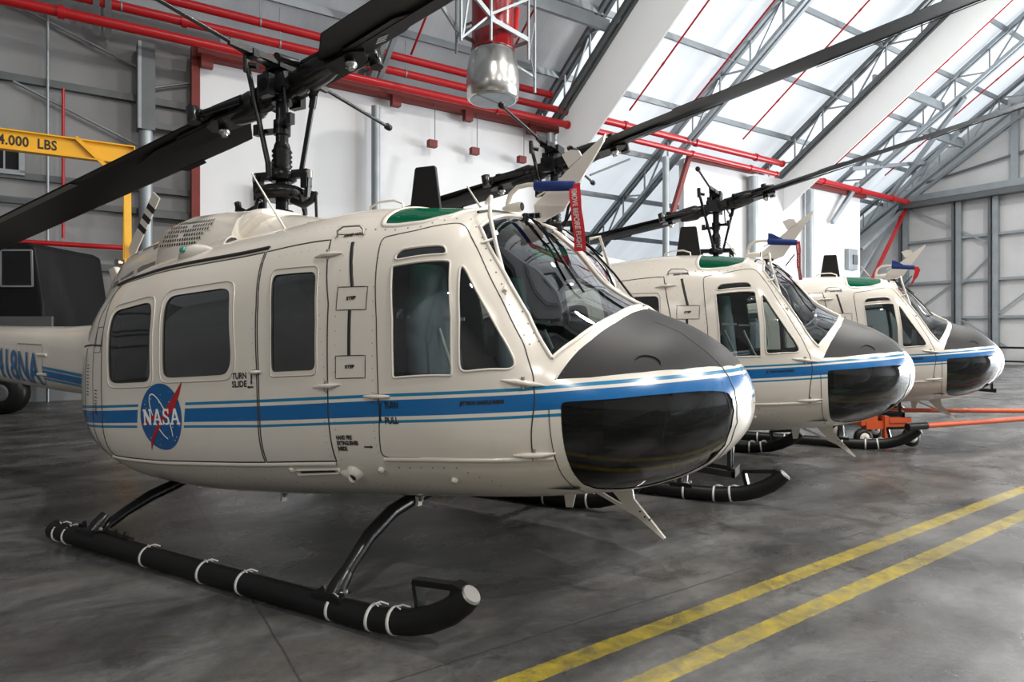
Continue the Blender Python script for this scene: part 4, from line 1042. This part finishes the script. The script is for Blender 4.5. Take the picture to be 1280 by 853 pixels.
def landing_gear(parent):
    for s in (1, -1):
        b = MB(); R = .066
        path = [(-4.69,.075),(-4.66,.073),(-4.0,.070),(-3.0,.068),(-2.2,.067),(-1.75,.067),(-1.58,.075),(-1.42,.10),(-1.30,.14),(-1.19,.20),(-1.11,.265),(-1.075,.30)]
        b.tube([V3(x, s*1.3, z) for x, z in path], [R]*10+[R*.94, R*.82], M['rubber'], 20)
        b.lathe(V3(-1.075, s*1.3, .30), (.62, 0, .72), [(0, R*.80), (.012, R*.7)], M['dull_steel'], 16)
        sk = b.build('skid', parent)
        b = MB(); b.bar(V3(-1.42, s*1.27, .292), V3(-1.15, s*1.29, .322), .05, .03, M['black']); b.bar(V3(-1.41, s*1.27, .295), V3(-1.375, s*1.28, .15), .05, .03, M['black'])
        b.bar(V3(-1.17, s*1.29, .315), V3(-1.10, s*1.3, .30), .07, .06, M['black']); b.build('towing_ring', sk)
        for x in (-4.60,-4.47,-3.55,-2.98,-2.63,-1.93,-1.66,-1.52):
            z = .067 if x < -1.75 else (.072 if x < -1.6 else .085)
            b = MB(); ax = Vector((1, 0, .0 if x < -1.6 else .15)).normalized(); b.lathe(V3(x, s*1.3, z)-ax*.009, ax, [(0, R+.001), (.0005, R+.004), (.0175, R+.004), (.018, R+.001)], M['label'], 20)
            p = V3(x, s*1.3, z+R); b.tube([p, p+Vector((.03, s*.02, .012)), p+Vector((.07, s*.03, .004))], .005, M['label'], 5)
            b.tube([p, p+Vector((.02, -s*.02, .018)), p+Vector((.055, -s*.03, .014))], .004, M['label'], 5); b.build('strap', sk)
        b = MB(); b.bar(V3(-4.42, s*1.26, .14), V3(-3.78, s*1.28, .13), .04, .02, M['black'])
        for k in range(6): b.lathe(V3(-4.38+.1*k, s*1.26, .15), (0, 0, 1), [(0, .014), (.02, .012)], M['black'], 8)
        b.build('saddle_plate', sk)
    for x, prof in ((-1.95, ((0,.50),(.35,.50),(.57,.485),(.80,.45),(1.01,.36),(1.15,.25),(1.235,.175),(1.30,.09))), (-4.23, ((0,.40),(.35,.39),(.55,.36),(.66,.33),(.87,.28),(1.05,.21),(1.20,.135),(1.30,.08)))):
        b = MB(); pts = [V3(x, -y, z) for y, z in prof[::-1]]+[V3(x, y, z) for y, z in prof[1:]]
        b.tube(pts, [.036]*3+[.043]*9+[.036]*3, M['black'], 16)
        ct = b.build('cross_tube', parent)
        for s in (1, -1):
            b = MB(); b.tube([V3(x, s*1.19, .215), V3(x, s*1.245, .165), V3(x, s*1.30, .10)], [.042, .050, .05], M['black'], 14)
            b.box(V3(x, s*1.3, .115), (.10, .05, .03), M['black'])
            for dx in (-.07, .07): b.lathe(V3(x+dx, s*1.27, .14), (0, 0, 1), [(0, .014), (.02, .012)], M['dull_steel'], 8)
            b.build('saddle', ct)
def rotor(parent):
    mx, hz = -3.78, 3.565
    C0 = V3(mx, 0, hz)
    b = MB(); b.tube([V3(mx, 0, 2.40), V3(mx, 0, hz+.05)], .052, M['black'], 18); b.lathe(V3(mx,0,2.40), (0,0,1), [(0,.22),(.05,.14),(.16,.09)], M['black'], 18); mast = b.build('rotor_mast', parent)
    b = MB()
    prof = [(0, .075)]+[(.02+.02*k, .085 if k % 2 else .070) for k in range(9)]+[(.21, .065), (.235, .055)]
    b.lathe(V3(mx, 0, 2.90), (0, 0, 1), prof, M['rubber'], 20); b.build('rubber_boot', mast)
    b = MB(); b.lathe(V3(mx, 0, 2.64), (0, 0, 1), [(0, .14), (.02, .20), (.05, .22), (.09, .21), (.12, .15)], M['black'], 24)
    b.lathe(V3(mx, 0, 2.80), (0, 0, 1), [(0, .09), (.02, .12), (.09, .12), (.11, .08)], M['black'], 20)
    for k in range(5): b.tube([V3(mx, 0, 2.70)+Vector((.2*math.cos(1.2*k), .2*math.sin(1.2*k), 0)), V3(mx, 0, 2.46)+Vector((.24*math.cos(1.2*k+.2), .24*math.sin(1.2*k+.2), 0))], .014, M['black'], 8)
    b.build('swashplate', mast)
    b = MB()
    ends = []
    for sg in (1, -1):
        a = C0+Vector((sg*.05, -sg*.20, 0))
        d = Vector((sg*.26, sg*.05, 0))
        b.bar(V3(mx, 0, 2.86), V3(mx, 0, 2.86)+d*1.0, .05, .07, M['black']); b.bar(V3(mx, 0, 2.86)+d, V3(mx, 0, 2.66)+d*.95, .05, .035, M['black'])
        b.tube([V3(mx, 0, 2.88)+d, V3(mx, 0, 2.82)+d], .03, M['dull_steel'], 8); b.box(V3(mx, 0, 2.80)+d*.9, (.035, .03, .06), M['black'])
        b.tube([V3(mx, 0, 2.62)+Vector((sg*.18, -.05, 0)), V3(mx, 0, 2.56)+Vector((sg*.34, -.08, 0)), V3(mx, 0, 2.60)+Vector((sg*.44, -.08, 0)), V3(mx, 0, 2.66)+Vector((sg*.46, -.08, 0))], .028, M['black'], 8)
        b.tube([V3(mx, 0, 2.66)+Vector((sg*.47, -.08, 0)), V3(mx, 0, 2.44)+Vector((sg*.48, -.08, 0))], .012, M['black'], 6)
    b.build('scissor_levers', mast)
    b = MB()
    b.tube([V3(-3.79,.12,2.87), V3(-4.02,.16,3.80)], .022, M['black'], 10); b.tube([V3(-4.02,.16,3.73), V3(-4.025,.16,3.88)], .03, M['black'], 8); b.tube([V3(-3.79,.12,2.82), V3(-3.80,.12,2.95)], .03, M['black'], 8); b.build('pitch_link', mast)
    b = MB()
    b.tube([V3(-3.69,-.12,2.87), V3(-3.54,-.12,3.50)], .022, M['black'], 10); b.tube([V3(-3.555,-.12,3.43), V3(-3.53,-.12,3.55)], .03, M['black'], 8); b.bar(V3(-3.56,-.12,3.53), V3(-3.35,-.02,3.60), .05, .04, M['black']); b.build('pitch_link', mast)
    b = MB()
    for z, dx in ((3.28, .16), (3.24, -.14)):
        b.lathe(V3(mx, 0, z-.04), (0, 0, 1), [(0, .07), (.08, .07)], M['black'], 16); b.bar(V3(mx, 0, z), V3(mx+dx*1.3, .1, z-.02), .05, .04, M['black']); b.box(V3(mx+dx*1.3, .1, z), (.025, .025, .045), M['black'])
        b.tube([V3(mx+dx, .1, z), V3(mx+dx*.9, .12, hz+.1)], .010, M['black'], 6)
    b.build('mixing_lever', mast)
    # hub: yoke along the rotor axis, blades fore and aft, with a teeter tilt
    tilt = .205; pc = .045
    e = MB(); R = Matrix.Rotation(-math.atan(tilt), 3, 'Y')
    def T(x, y, z, sg=1): 
        xx = x*sg; return C0+R @ Vector((xx, y*sg, z+pc*abs(xx)))
    for sg in (1, -1):
        e.tube([T(0,0,0,sg), T(.14,0,0,sg), T(.16,0,0,sg), T(.42,0,0,sg)], [.085,.085,.10,.09], M['black'], 18)
        e.box(T(.06, 0, 0, sg), (.13, .14, .05), M['black'], R)
    e.tube([C0+R @ Vector((0, -.20, 0)), C0+R @ Vector((0, .20, 0))], .06, M['black'], 16)
    e.tube([C0+Vector((0, 0, -.1)), C0+Vector((0, 0, .26))], [.085, .07], M['black'], 16)
    for y in (-.17, .17): e.box(C0+Vector((0, y, .0)), (.07, .03, .09), M['black'])
    hub = e.build('rotor_hub', parent)
    for sg in (1, -1):
        g = MB(); g.tube([T(.28,0,0,sg), T(.33,0,0,sg), T(.50,0,.0,sg), T(.58,0,0,sg)], [.105,.125,.115,.10], M['black'], 20)
        for z in (-.055, .055):
            g.plate([T(.36,-.12,z,sg), T(.84,-.08,z,sg), T(.92,0,z,sg), T(.86,.11,z,sg), T(.70,.15,z,sg), T(.36,.12,z,sg)], R @ Vector((0, 0, 1)), .026, M['black'])
        g.tube([T(.34,-.13,.05,sg), T(.34,-.32,.03,sg), T(.38,-.38,.0,sg)], [.035,.03,.025], M['black'], 10)
        g.tube([T(.77,0,-.12,sg), T(.77,0,.12,sg)], .042, M['black'], 14); g.lathe(T(.77,0,-.10,sg), R @ Vector((0, 0, -1)), [(0, .05), (.02, .05), (.03, .03), (.05, .028)], M['steel'], 10)
        g.tube([T(.36,.14,0,sg), T(.80,.22,0,sg)], .028, M['black'], 10); g.tube([T(.76,.21,0,sg), T(.88,.24,0,sg)], .042, M['black'], 10); g.lathe(T(.84,.24,-.07,sg), R @ Vector((0, 0, 1)), [(0, .055), (.14, .055), (.15,.03)], M['black'], 12)
        g.build('blade_grip', hub)
        bl = MB(); rings = []
        ch = .533; st = [(.56,.26,.05),(.66,.40,.047),(.84,ch*.98,.043),(1.15,ch,.040),(1.8,ch,.034),(3.0,ch,.032),(5.0,ch,.031),(6.8,ch,.030),(7.30,ch,.028),(7.315,ch*.96,.010)]
        pit = math.radians(7)
        for x, c, th in st:
            ring = []; y0 = -c*.27 if c > .5 else -c*.45
            N = 10
            xs_ = [0.5*(1-math.cos(math.pi*i/N)) for i in range(N+1)]
            th_ = lambda q: th*2.1*(.2969*math.sqrt(q)-.126*q-.3516*q*q+.2843*q**3-.1036*q**4)*2.3
            up = [(q, th_(q)) for q in xs_]; lo = [(q, -th_(q)) for q in xs_[1:-1][::-1]]
            for q, zz in up+lo:
                yy = y0+q*c; zz += .004
                ring.append(T(x, -(yy*math.cos(pit)), zz-yy*math.sin(pit)*(1), sg))
            rings.append(ring)
        bl.loft(rings, M['blade'])
        bo = bl.build('rotor_blade', hub)
        def Bp(x, yy, dz=0.0): return T(x, -yy*math.cos(pit), .004-yy*math.sin(pit)+dz, sg)
        NZ = R @ Vector((0, sg*math.sin(pit)*-1, math.cos(pit)))
        d = MB()
        for (x0, x1, ya, yb, dz) in ((.80, 1.55, -.10, .12, -.036), (.80, 2.05, -.07, .06, -.040)):
            d.plate([Bp(x0,ya,dz), Bp(x1*.82,ya,dz), Bp(x1,(ya+yb)/2,dz), Bp(x1*.85,yb,dz), Bp(x0,yb,dz)], NZ, .010, M['blade'])
        d.build('root_doubler', bo)
        d = MB(); d.plate([Bp(3.05,-.135,-.016), Bp(7.25,-.135,-.016), Bp(7.25,-.085,-.030), Bp(3.0,-.09,-.030)], NZ, .008, M['blade_sheen']); d.build('leading_edge_sheen', bo)  # painted reflection along the front edge of the blade
        d = MB(); d.plate([Bp(1.55,.36), Bp(1.95,.36), Bp(1.90,.43), Bp(1.60,.43)], NZ, .008, M['blade']); d.build('trim_tab', bo)
        if sg == 1:
            d = MB()
            for i in range(4): d.bar(Bp(1.02+.02*i, -.03+.015*i, -.048), Bp(1.10+.02*i, -.055+.015*i, -.048), .005, .003, M['label'])
            d.build('marking_lines', bo)
    # stabiliser bar across, with balls at the ends
    s_ = MB(); zc0 = hz+.21
    for sg in (1, -1):
        a = V3(mx, sg*.20, zc0); m_ = V3(mx, sg*.52, zc0+.02*sg); t_ = V3(mx, sg*1.38, zc0+.11*sg)
        for dx in (-.07, .07): s_.bar(V3(mx+dx, 0, zc0), m_, .03, .05, M['black'])
        s_.tube([m_, t_], .0165, M['black'], 10); s_.lathe(t_-Vector((0, .0, 0)), t_-m_, [(-.03,.02),(-.015,.034),(.02,.036),(.045,.030),(.05,.015)], M['black'], 14)
        s_.box(V3(mx, sg*.3, zc0), (.05, .03, .03), M['black'])
    s_.box(V3(mx, 0, zc0), (.09, .10, .04), M['black']); s_.tube([V3(mx-.16,.12,zc0), V3(mx-.25,.16,zc0+.02)], .025, M['black'], 8)
    s_.box(V3(mx-.1,.06,zc0-.14), (.03,.03,.1), M['black'])
    s_.build('stabiliser_bar', hub)
def interior(parent):
    b = MB()
    b.add([V3(x, y, z) for x, y, z in ((-.75,.80,.72),(-4.35,1.05,.55),(-4.35,-1.05,.55),(-.75,-.80,.72))], [(0, 1, 2, 3)], M['lining']); b.build('cabin_floor', parent)
    b = MB(); b.plate([V3(-4.38, y, z) for y, z in ((-.98,.6),(.98,.6),(1.05,1.1),(.98,1.75),(.7,2.0),(-.7,2.0),(-.98,1.75),(-1.05,1.1))], (1, 0, 0), .04, M['lining']); b.build('rear_bulkhead', parent)
    for s in (1, -1):
        b = MB(); y = s*.55
        b.box(V3(-1.52, y, 1.02), (.24, .24, .06), M['seat']); b.build('pilot_seat', parent, bevel=.03)
        b = MB(); b.loft([[V3(-1.78-.10*(z-1.0)+dx, y+dy, z) for dx, dy in ((0,-.25*w),(0.07,-.2*w),(0.07,.2*w),(0,.25*w),(-.06,.22*w),(-.06,-.22*w))] for z, w in ((.98,1),(1.3,1.05),(1.6,1),(1.72,.8),(1.76,.55),(1.92,.5),(1.95,.4))], M['seat']); b.build('seat_back', parent)
        b = MB(); b.box(V3(-1.52, y, .85), (.2, .2, .13), M['lining']); b.build('seat_base', parent)
        b = MB(); b.box(V3(-1.83, s*.80, 1.62), (.004, .001, .004), M['label']); b.plate([V3(-1.70, s*.60, 1.625), V3(-1.56, s*.60, 1.62), V3(-1.56, s*.60, 1.60), V3(-1.70, s*.60, 1.60)], (0, 1, 0), .01, M['label'])
        b.tube([V3(-1.66, s*.72, 1.55), V3(-1.55, s*.74, 1.30), V3(-1.50, s*.74, 1.22)], .012, M['label'], 6); b.build('harness', parent)
        b = MB(); b.tube([V3(-1.2, y, .75), V3(-1.15, y, 1.1), V3(-1.22, y, 1.25)], .015, M['black'], 8); b.tube([V3(-1.22, y, 1.22), V3(-1.2, y, 1.32)], .025, M['black'], 8); b.build('cyclic_stick', parent)
    b = MB(); b.loft([[V3(x, -.62*w, z0), V3(x, .62*w, z0), V3(x, .58*w, z1), V3(x, .3*w, z2), V3(x, -.3*w, z2), V3(x, -.58*w, z1)] for x, w, z0, z1, z2 in ((-.70,.9,1.0,1.3,1.46),(-.80,1,.98,1.36,1.55),(-1.0,1,1.0,1.38,1.60),(-1.03,1,1.0,1.36,1.57))], M['panel'], smooth=False); b.build('instrument_panel', parent)
    b = MB(); b.box(V3(-1.25, 0, .95), (.30, .15, .22), M['panel']); b.box(V3(-1.45, 0, 2.16), (.22, .16, .05), M['panel']); b.build('centre_console', parent, bevel=.02)
    b = MB(); b.box(V3(-4.05, .2, .92), (.22, .7, .24), M['yellow']); b.build('survival_kit', parent, bevel=.06)
    b = MB(); b.box(V3(-2.6, -.4, .95), (.25, .45, .04), M['seat']); b.box(V3(-2.84, -.4, 1.3), (.04, .45, .35), M['seat']); b.build('cabin_bench', parent, bevel=.03)
POSE = [(.497, 1.372, 3.625), (.470, 3.895, 6.183), (.490, 6.675, 8.69)]
LBL = ['nearest white helicopter with blue stripes, black nose and round blue badge on its sliding door',
       'middle of the three white and blue helicopters, its nose just behind the nearest one',
       'farthest of the three white and blue helicopters, nose pointing at the end wall']
def build_heli():
    yaw, cx, cy = POSE[0]
    e = empty('helicopter', (cx, cy, 0), -yaw)
    shell(e); fittings(e); upper_works(e); landing_gear(e); rotor(e); interior(e); badge(e)
    for txt, x, z, sz, wd in (('TURN', -2.835, 1.245, .052, .125), ('SLIDE', -2.835, 1.195, .052, .130), ('STEP', -1.952, 1.708, .024, .066), ('STEP', -1.947, 1.333, .024, .066), ('TURN', -1.682, 1.128, .050, .088), ('PULL', -1.680, 1.047, .050, .088),
                          ('HAND FIRE\nEXTINGUISHER\nINSIDE', -2.018, .938, .032, .150), ('JETTISON HANDLE INSIDE', -1.234, 1.166, .024, .225), ('HAND HOLD', -2.08, 2.076, .022, .14)):
        lettering(e, txt, x, z, sz, wd)
    b = MB()
    def arrow(x0, z0, x1, z1, w):
        d = Vector((x1-x0, z1-z0)); L = d.length; d.normalize(); n = Vector((-d.y, d.x))*w
        p = [Vector((x0, z0))+n*.45, Vector((x1, z1))-d*w*2+n*.45, Vector((x1, z1))-d*w*2+n, Vector((x1, z1)), Vector((x1, z1))-d*w*2-n, Vector((x1, z1))-d*w*2-n*.45, Vector((x0, z0))-n*.45]
        v, f = poly_grid([tuple(q) for q in p], None, .02); decal(b, v, f, 0, 0, M['stencil'], .003, rot=0)
    arrow(-2.668, 1.285, -2.668, 1.215, .010); arrow(-2.650, 1.205, -2.705, 1.200, .010); arrow(-1.710, 1.155, -1.710, 1.050, .011); arrow(-1.835, .910, -1.775, .914, .009)
    b.build('arrows', e, fixn=False)
    return e
H1 = build_heli()
bpy.context.view_layer.update()
def copy_all(o, parent=None):
    c = o.copy(); COL.objects.link(c)
    if parent: c.parent = parent
    for ch in CH.get(o.name, ()): copy_all(ch, c)
    return c
CH = {}
for o in list(bpy.data.objects):
    if o.parent: CH.setdefault(o.parent.name, []).append(o)
HELIS = [H1]
for k in (1, 2):
    yaw, cx, cy = POSE[k]; h = copy_all(H1); h.location = (cx, cy, 0); h.rotation_euler = (0, 0, -yaw); HELIS.append(h)
for h, lb in zip(HELIS, LBL): tag(h, lb, 'helicopter', 'helicopters parked in a row')
# ---- pitot covers with streamers, one on each helicopter
def heli_pt(k, x, y, z):
    yaw, cx, cy = POSE[k]; return Vector((cx+x*math.cos(yaw)-y*math.sin(yaw), cy-x*math.sin(yaw)-y*math.cos(yaw), z))
def pitot_cover(k, label, path, width, flip=False, text=True, twist=0, fin=False):
    o0 = heli_pt(k, -1.30, .15, 2.47); yaw = POSE[k][0]; e = empty('pitot_cover', o0, -yaw)
    L = lambda x, y, z: V3(x+1.30, y-.15, z-2.47)
    b = MB(); rings = []
    for x, h, w in ((-1.315,.030,.018),(-1.305,.034,.024),(-1.15,.033,.024),(-1.04,.031,.022),(-1.03,.024,.014)):
        z = 2.470-.10*(x+1.3); rings.append([L(x, .15+w*math.cos(a*math.pi/5), z+h*math.sin(a*math.pi/5)) for a in range(10)])
    b.loft(rings, M['blue_cloth'])
    if fin: b.plate([L(-1.31,.15,2.49), L(-1.31,.15,2.56), L(-1.27,.15,2.55), L(-1.17,.15,2.49)], (0, 1, 0), .012, M['blue_cloth'])
    b.build('blue_sleeve', e)
    b = MB(); n = 14; A = []; B_ = []; pts = []
    for i in range(n+1):
        u = i/n*(len(path)-1); j = min(int(u), len(path)-2); f = u-j; pts.append(Vector(path[j])*(1-f)+Vector(path[j+1])*f)
    for i, p in enumerate(pts):
        a = twist*i/n+.12*math.sin(i*1.3); dx, dy = math.cos(a)*width/2, math.sin(a)*width/2
        A.append(L(p.x-dx, p.y-dy, p.z)); B_.append(L(p.x+dx, p.y+dy, p.z))
    b.add(A+B_+[q+Vector((0, -.003, 0)) for q in A+B_], [(i, i+1, n+2+i, n+1+i) for i in range(n)]+[(2*n+2+i, 2*n+2+n+1+i, 2*n+2+n+2+i, 2*n+3+i) for i in range(n)], M['red_cloth'], True)
    st = b.build('streamer', e, fixn=False)
    if text:
        v, fcs = text_polys('REMOVE BEFORE FLIGHT', .05, .0012); mxx = max(q[0] for q in v); b = MB(); out = []
        for q in v:
            u = q[0]/mxx*.84*n+1.6; j = min(int(u), n-1); f = u-j; a = A[j].lerp(A[j+1], f); c = B_[j].lerp(B_[j+1], f); w = .25+q[1]/.05*.62
            s_ = a.lerp(c, w); out.append(s_+Vector((0, -.006, 0)))
        b.add(out, fcs, M['label']); b.build('streamer_lettering', st, fixn=False)
    return tag(e, label, 'pitot cover')
pitot_cover(0, 'blue pitot sleeve with a lettered red streamer over the nearest windshield', [(-1.03,.16,2.455),(-1.02,.18,2.38),(-1.005,.19,2.26),(-.985,.19,2.13),(-.985,.18,2.03)], .075)
pitot_cover(1, 'blue pitot sleeve with a narrow hanging red streamer on the middle helicopter', [(-1.03,.16,2.455),(-1.02,.17,2.36),(-1.02,.17,2.2),(-1.0,.17,2.06)], .045, text=True, twist=.9, fin=True)
pitot_cover(2, 'blue pitot sleeve with a short curled red streamer on the farthest helicopter', [(-1.03,.16,2.455),(-1.0,.17,2.40),(-1.03,.19,2.30),(-1.08,.20,2.20)], .075, text=False, twist=1.4, fin=True)
# ---- orange tow cart and tow bar
def cart():
    c = Vector((4.95, 8.5, 0)); e = empty('tow_dolly', c, .15)
    b = MB(); b.box((0, 0, .30), (.30, .05, .05), M['orange']); b.box((-.25, .05, .37), (.12, .09, .07), M['orange']); b.box((.18, .0, .36), (.16, .07, .03), M['orange'])
    b.box((-.02, -.04, .22), (.03, .03, .2), M['orange']); b.box((0, -.02, .07), (.12, .05, .015), M['red_dark']); b.bar((-.3, .0, .3), (-.15, .5, .35), .06, .05, M['orange']); b.bar((.3, .0, .3), (.3, .5, .35), .06, .05, M['orange'])
    b.tube([(-.02, -.02, .38), (-.02, -.02, .5)], .03, M['dull_steel'], 10); b.bar((.1, -.02, .33), (.36, -.02, .38), .05, .03, M['black']); b.build('chassis', e)
    for x, y in ((.35, -.05), (-.33, -.02), (.33, .62), (-.28, .60)):
        b = MB(); b.lathe((x, y-.035, .135), (0, 1, 0), [(0, .085), (.01, .125), (.06, .125), (.07, .085)], M['rubber'], 24)
        b.lathe((x, y-.038, .135), (0, 1, 0), [(0, .03), (.002, .07), (.06, .07), (.074, .03)], M['white'], 16); b.lathe((x, y-.045, .135), (0, 1, 0), [(0, .012), (.02, .016)], M['seam'], 8); b.build('wheel', e)
    tag(e, 'small orange tow dolly on black tyres under the middle helicopter nose', 'tow dolly')
    for a, c2, lb in (((5.15, 7.98, .36), (8.2, 8.9, .40), 'orange tow bar nearer to the camera, leading right from the tow dolly'),
                      ((5.3, 9.1, .42), (8.6, 9.35, .37), 'orange tow bar farther from the camera, running right from behind the tow dolly')):
        a = Vector(a); c2 = Vector(c2); t = empty('tow_bar', a); b = MB(); b.tube([(0, 0, 0), c2-a], .032, M['orange'], 12); b.build('bar', t)
        b = MB(); d = (c2-a).normalized(); b.tube([-d*.28, d*.02], .045, M['black'], 12); b.build('coupling', t); tag(t, lb, 'tow bar', None)
cart()
# ---- black van behind the tail boom at the far left
def van():
    e = empty('van', (-8.75, 12.9, 0), .02)
    b = MB(); b.loft([[Vector((x, -1.0+.06*k, z)), Vector((x, -1.05, z)), Vector((x, 1.05, z)), Vector((x, 1.0, z))] for k, (x, z) in enumerate(((-3.0, .5), (-3.0, .5)))][:1]*2, M['panel']) if False else None
    b.plate([(-3.5, 0, .55), (-.15, 0, .55), (0, 0, .75), (0, 0, 2.05), (-.16, 0, 3.12), (-.3, 0, 3.2), (-3.5, 0, 3.2)], (0, 1, 0), 2.0, M['panel']); b.build('body', e, bevel=.04)
    for x0, x1 in ((-.75, -.17), (-1.45, -.80), (-2.2, -1.5)):
        b = MB(); q = [(x0, -1.01, 2.38), (x1, -1.01, 2.38), (x1-.02, -1.01, 3.05), (x0, -1.01, 3.05)]; b.plate(q, (0, 1, 0), .02, M['glass_chin']); w = b.build('side_window', e)
        b = MB()
        for i in range(4): b.bar(Vector(q[i])+Vector((0, -.01, 0)), Vector(q[(i+1) % 4])+Vector((0, -.01, 0)), .02, .03, M['galv'])
        b.build('window_frame', w)
    b = MB(); b.box((-1.7, -1.03, 1.72), (1.9, .03, .1), M['galv_dark']); b.build('side_rail', e)
    for x in (-.75, -2.9):
        b = MB(); b.lathe((x, -1.05, .40), (0, 1, 0), [(0, .22), (.02, .40), (.24, .40), (.26, .3)], M['rubber'], 24); b.lathe((x, -1.06, .40), (0, 1, 0), [(0, .12), (.02, .2), (.1, .2)], M['galv_dark'], 16); b.build('wheel', e)
    tag(e, 'black van with white-framed side windows behind the nearest tail boom', 'van')
van()
b = MB(); e = empty('wall_window', HB(-1.95, 17.3, 5.28), HROT)
for x in (-.6, .6): b.box((x, 0, 0), (.05, .05, .33), M['galv'])
for z in (-.33, .33): b.box((0, 0, z), (.65, .05, .05), M['galv'])
b.build('frame', e); b = MB(); b.box((0, .02, 0), (.58, .02, .3), M['panel']); b.build('pane', e); b = MB()
for x in (-.3, 0, .3): b.box((x, 0, 0), (.015, .02, .3), M['galv'])
b.build('bars', e); tag(e, 'small barred window in the grey wall under the yellow crane beam', 'window')
# ---- dark workbench by the far end wall
e = empty('workbench', HB(34.6, 11.6, 0), HROT); b = MB(); b.box((0, 0, .82), (.35, 1.2, .04), M['panel']); b.build('bench_top', e)
for x in (-.3, .3):
    for y in (-1.1, 1.1):
        b = MB(); b.box((x, y, .4), (.03, .03, .4), M['panel']); b.build('leg', e)
b = MB(); b.box((0, 0, .2), (.3, 1.1, .03), M['panel']); b.build('shelf', e); tag(e, 'black workbench standing against the pale end wall, far right', 'workbench')
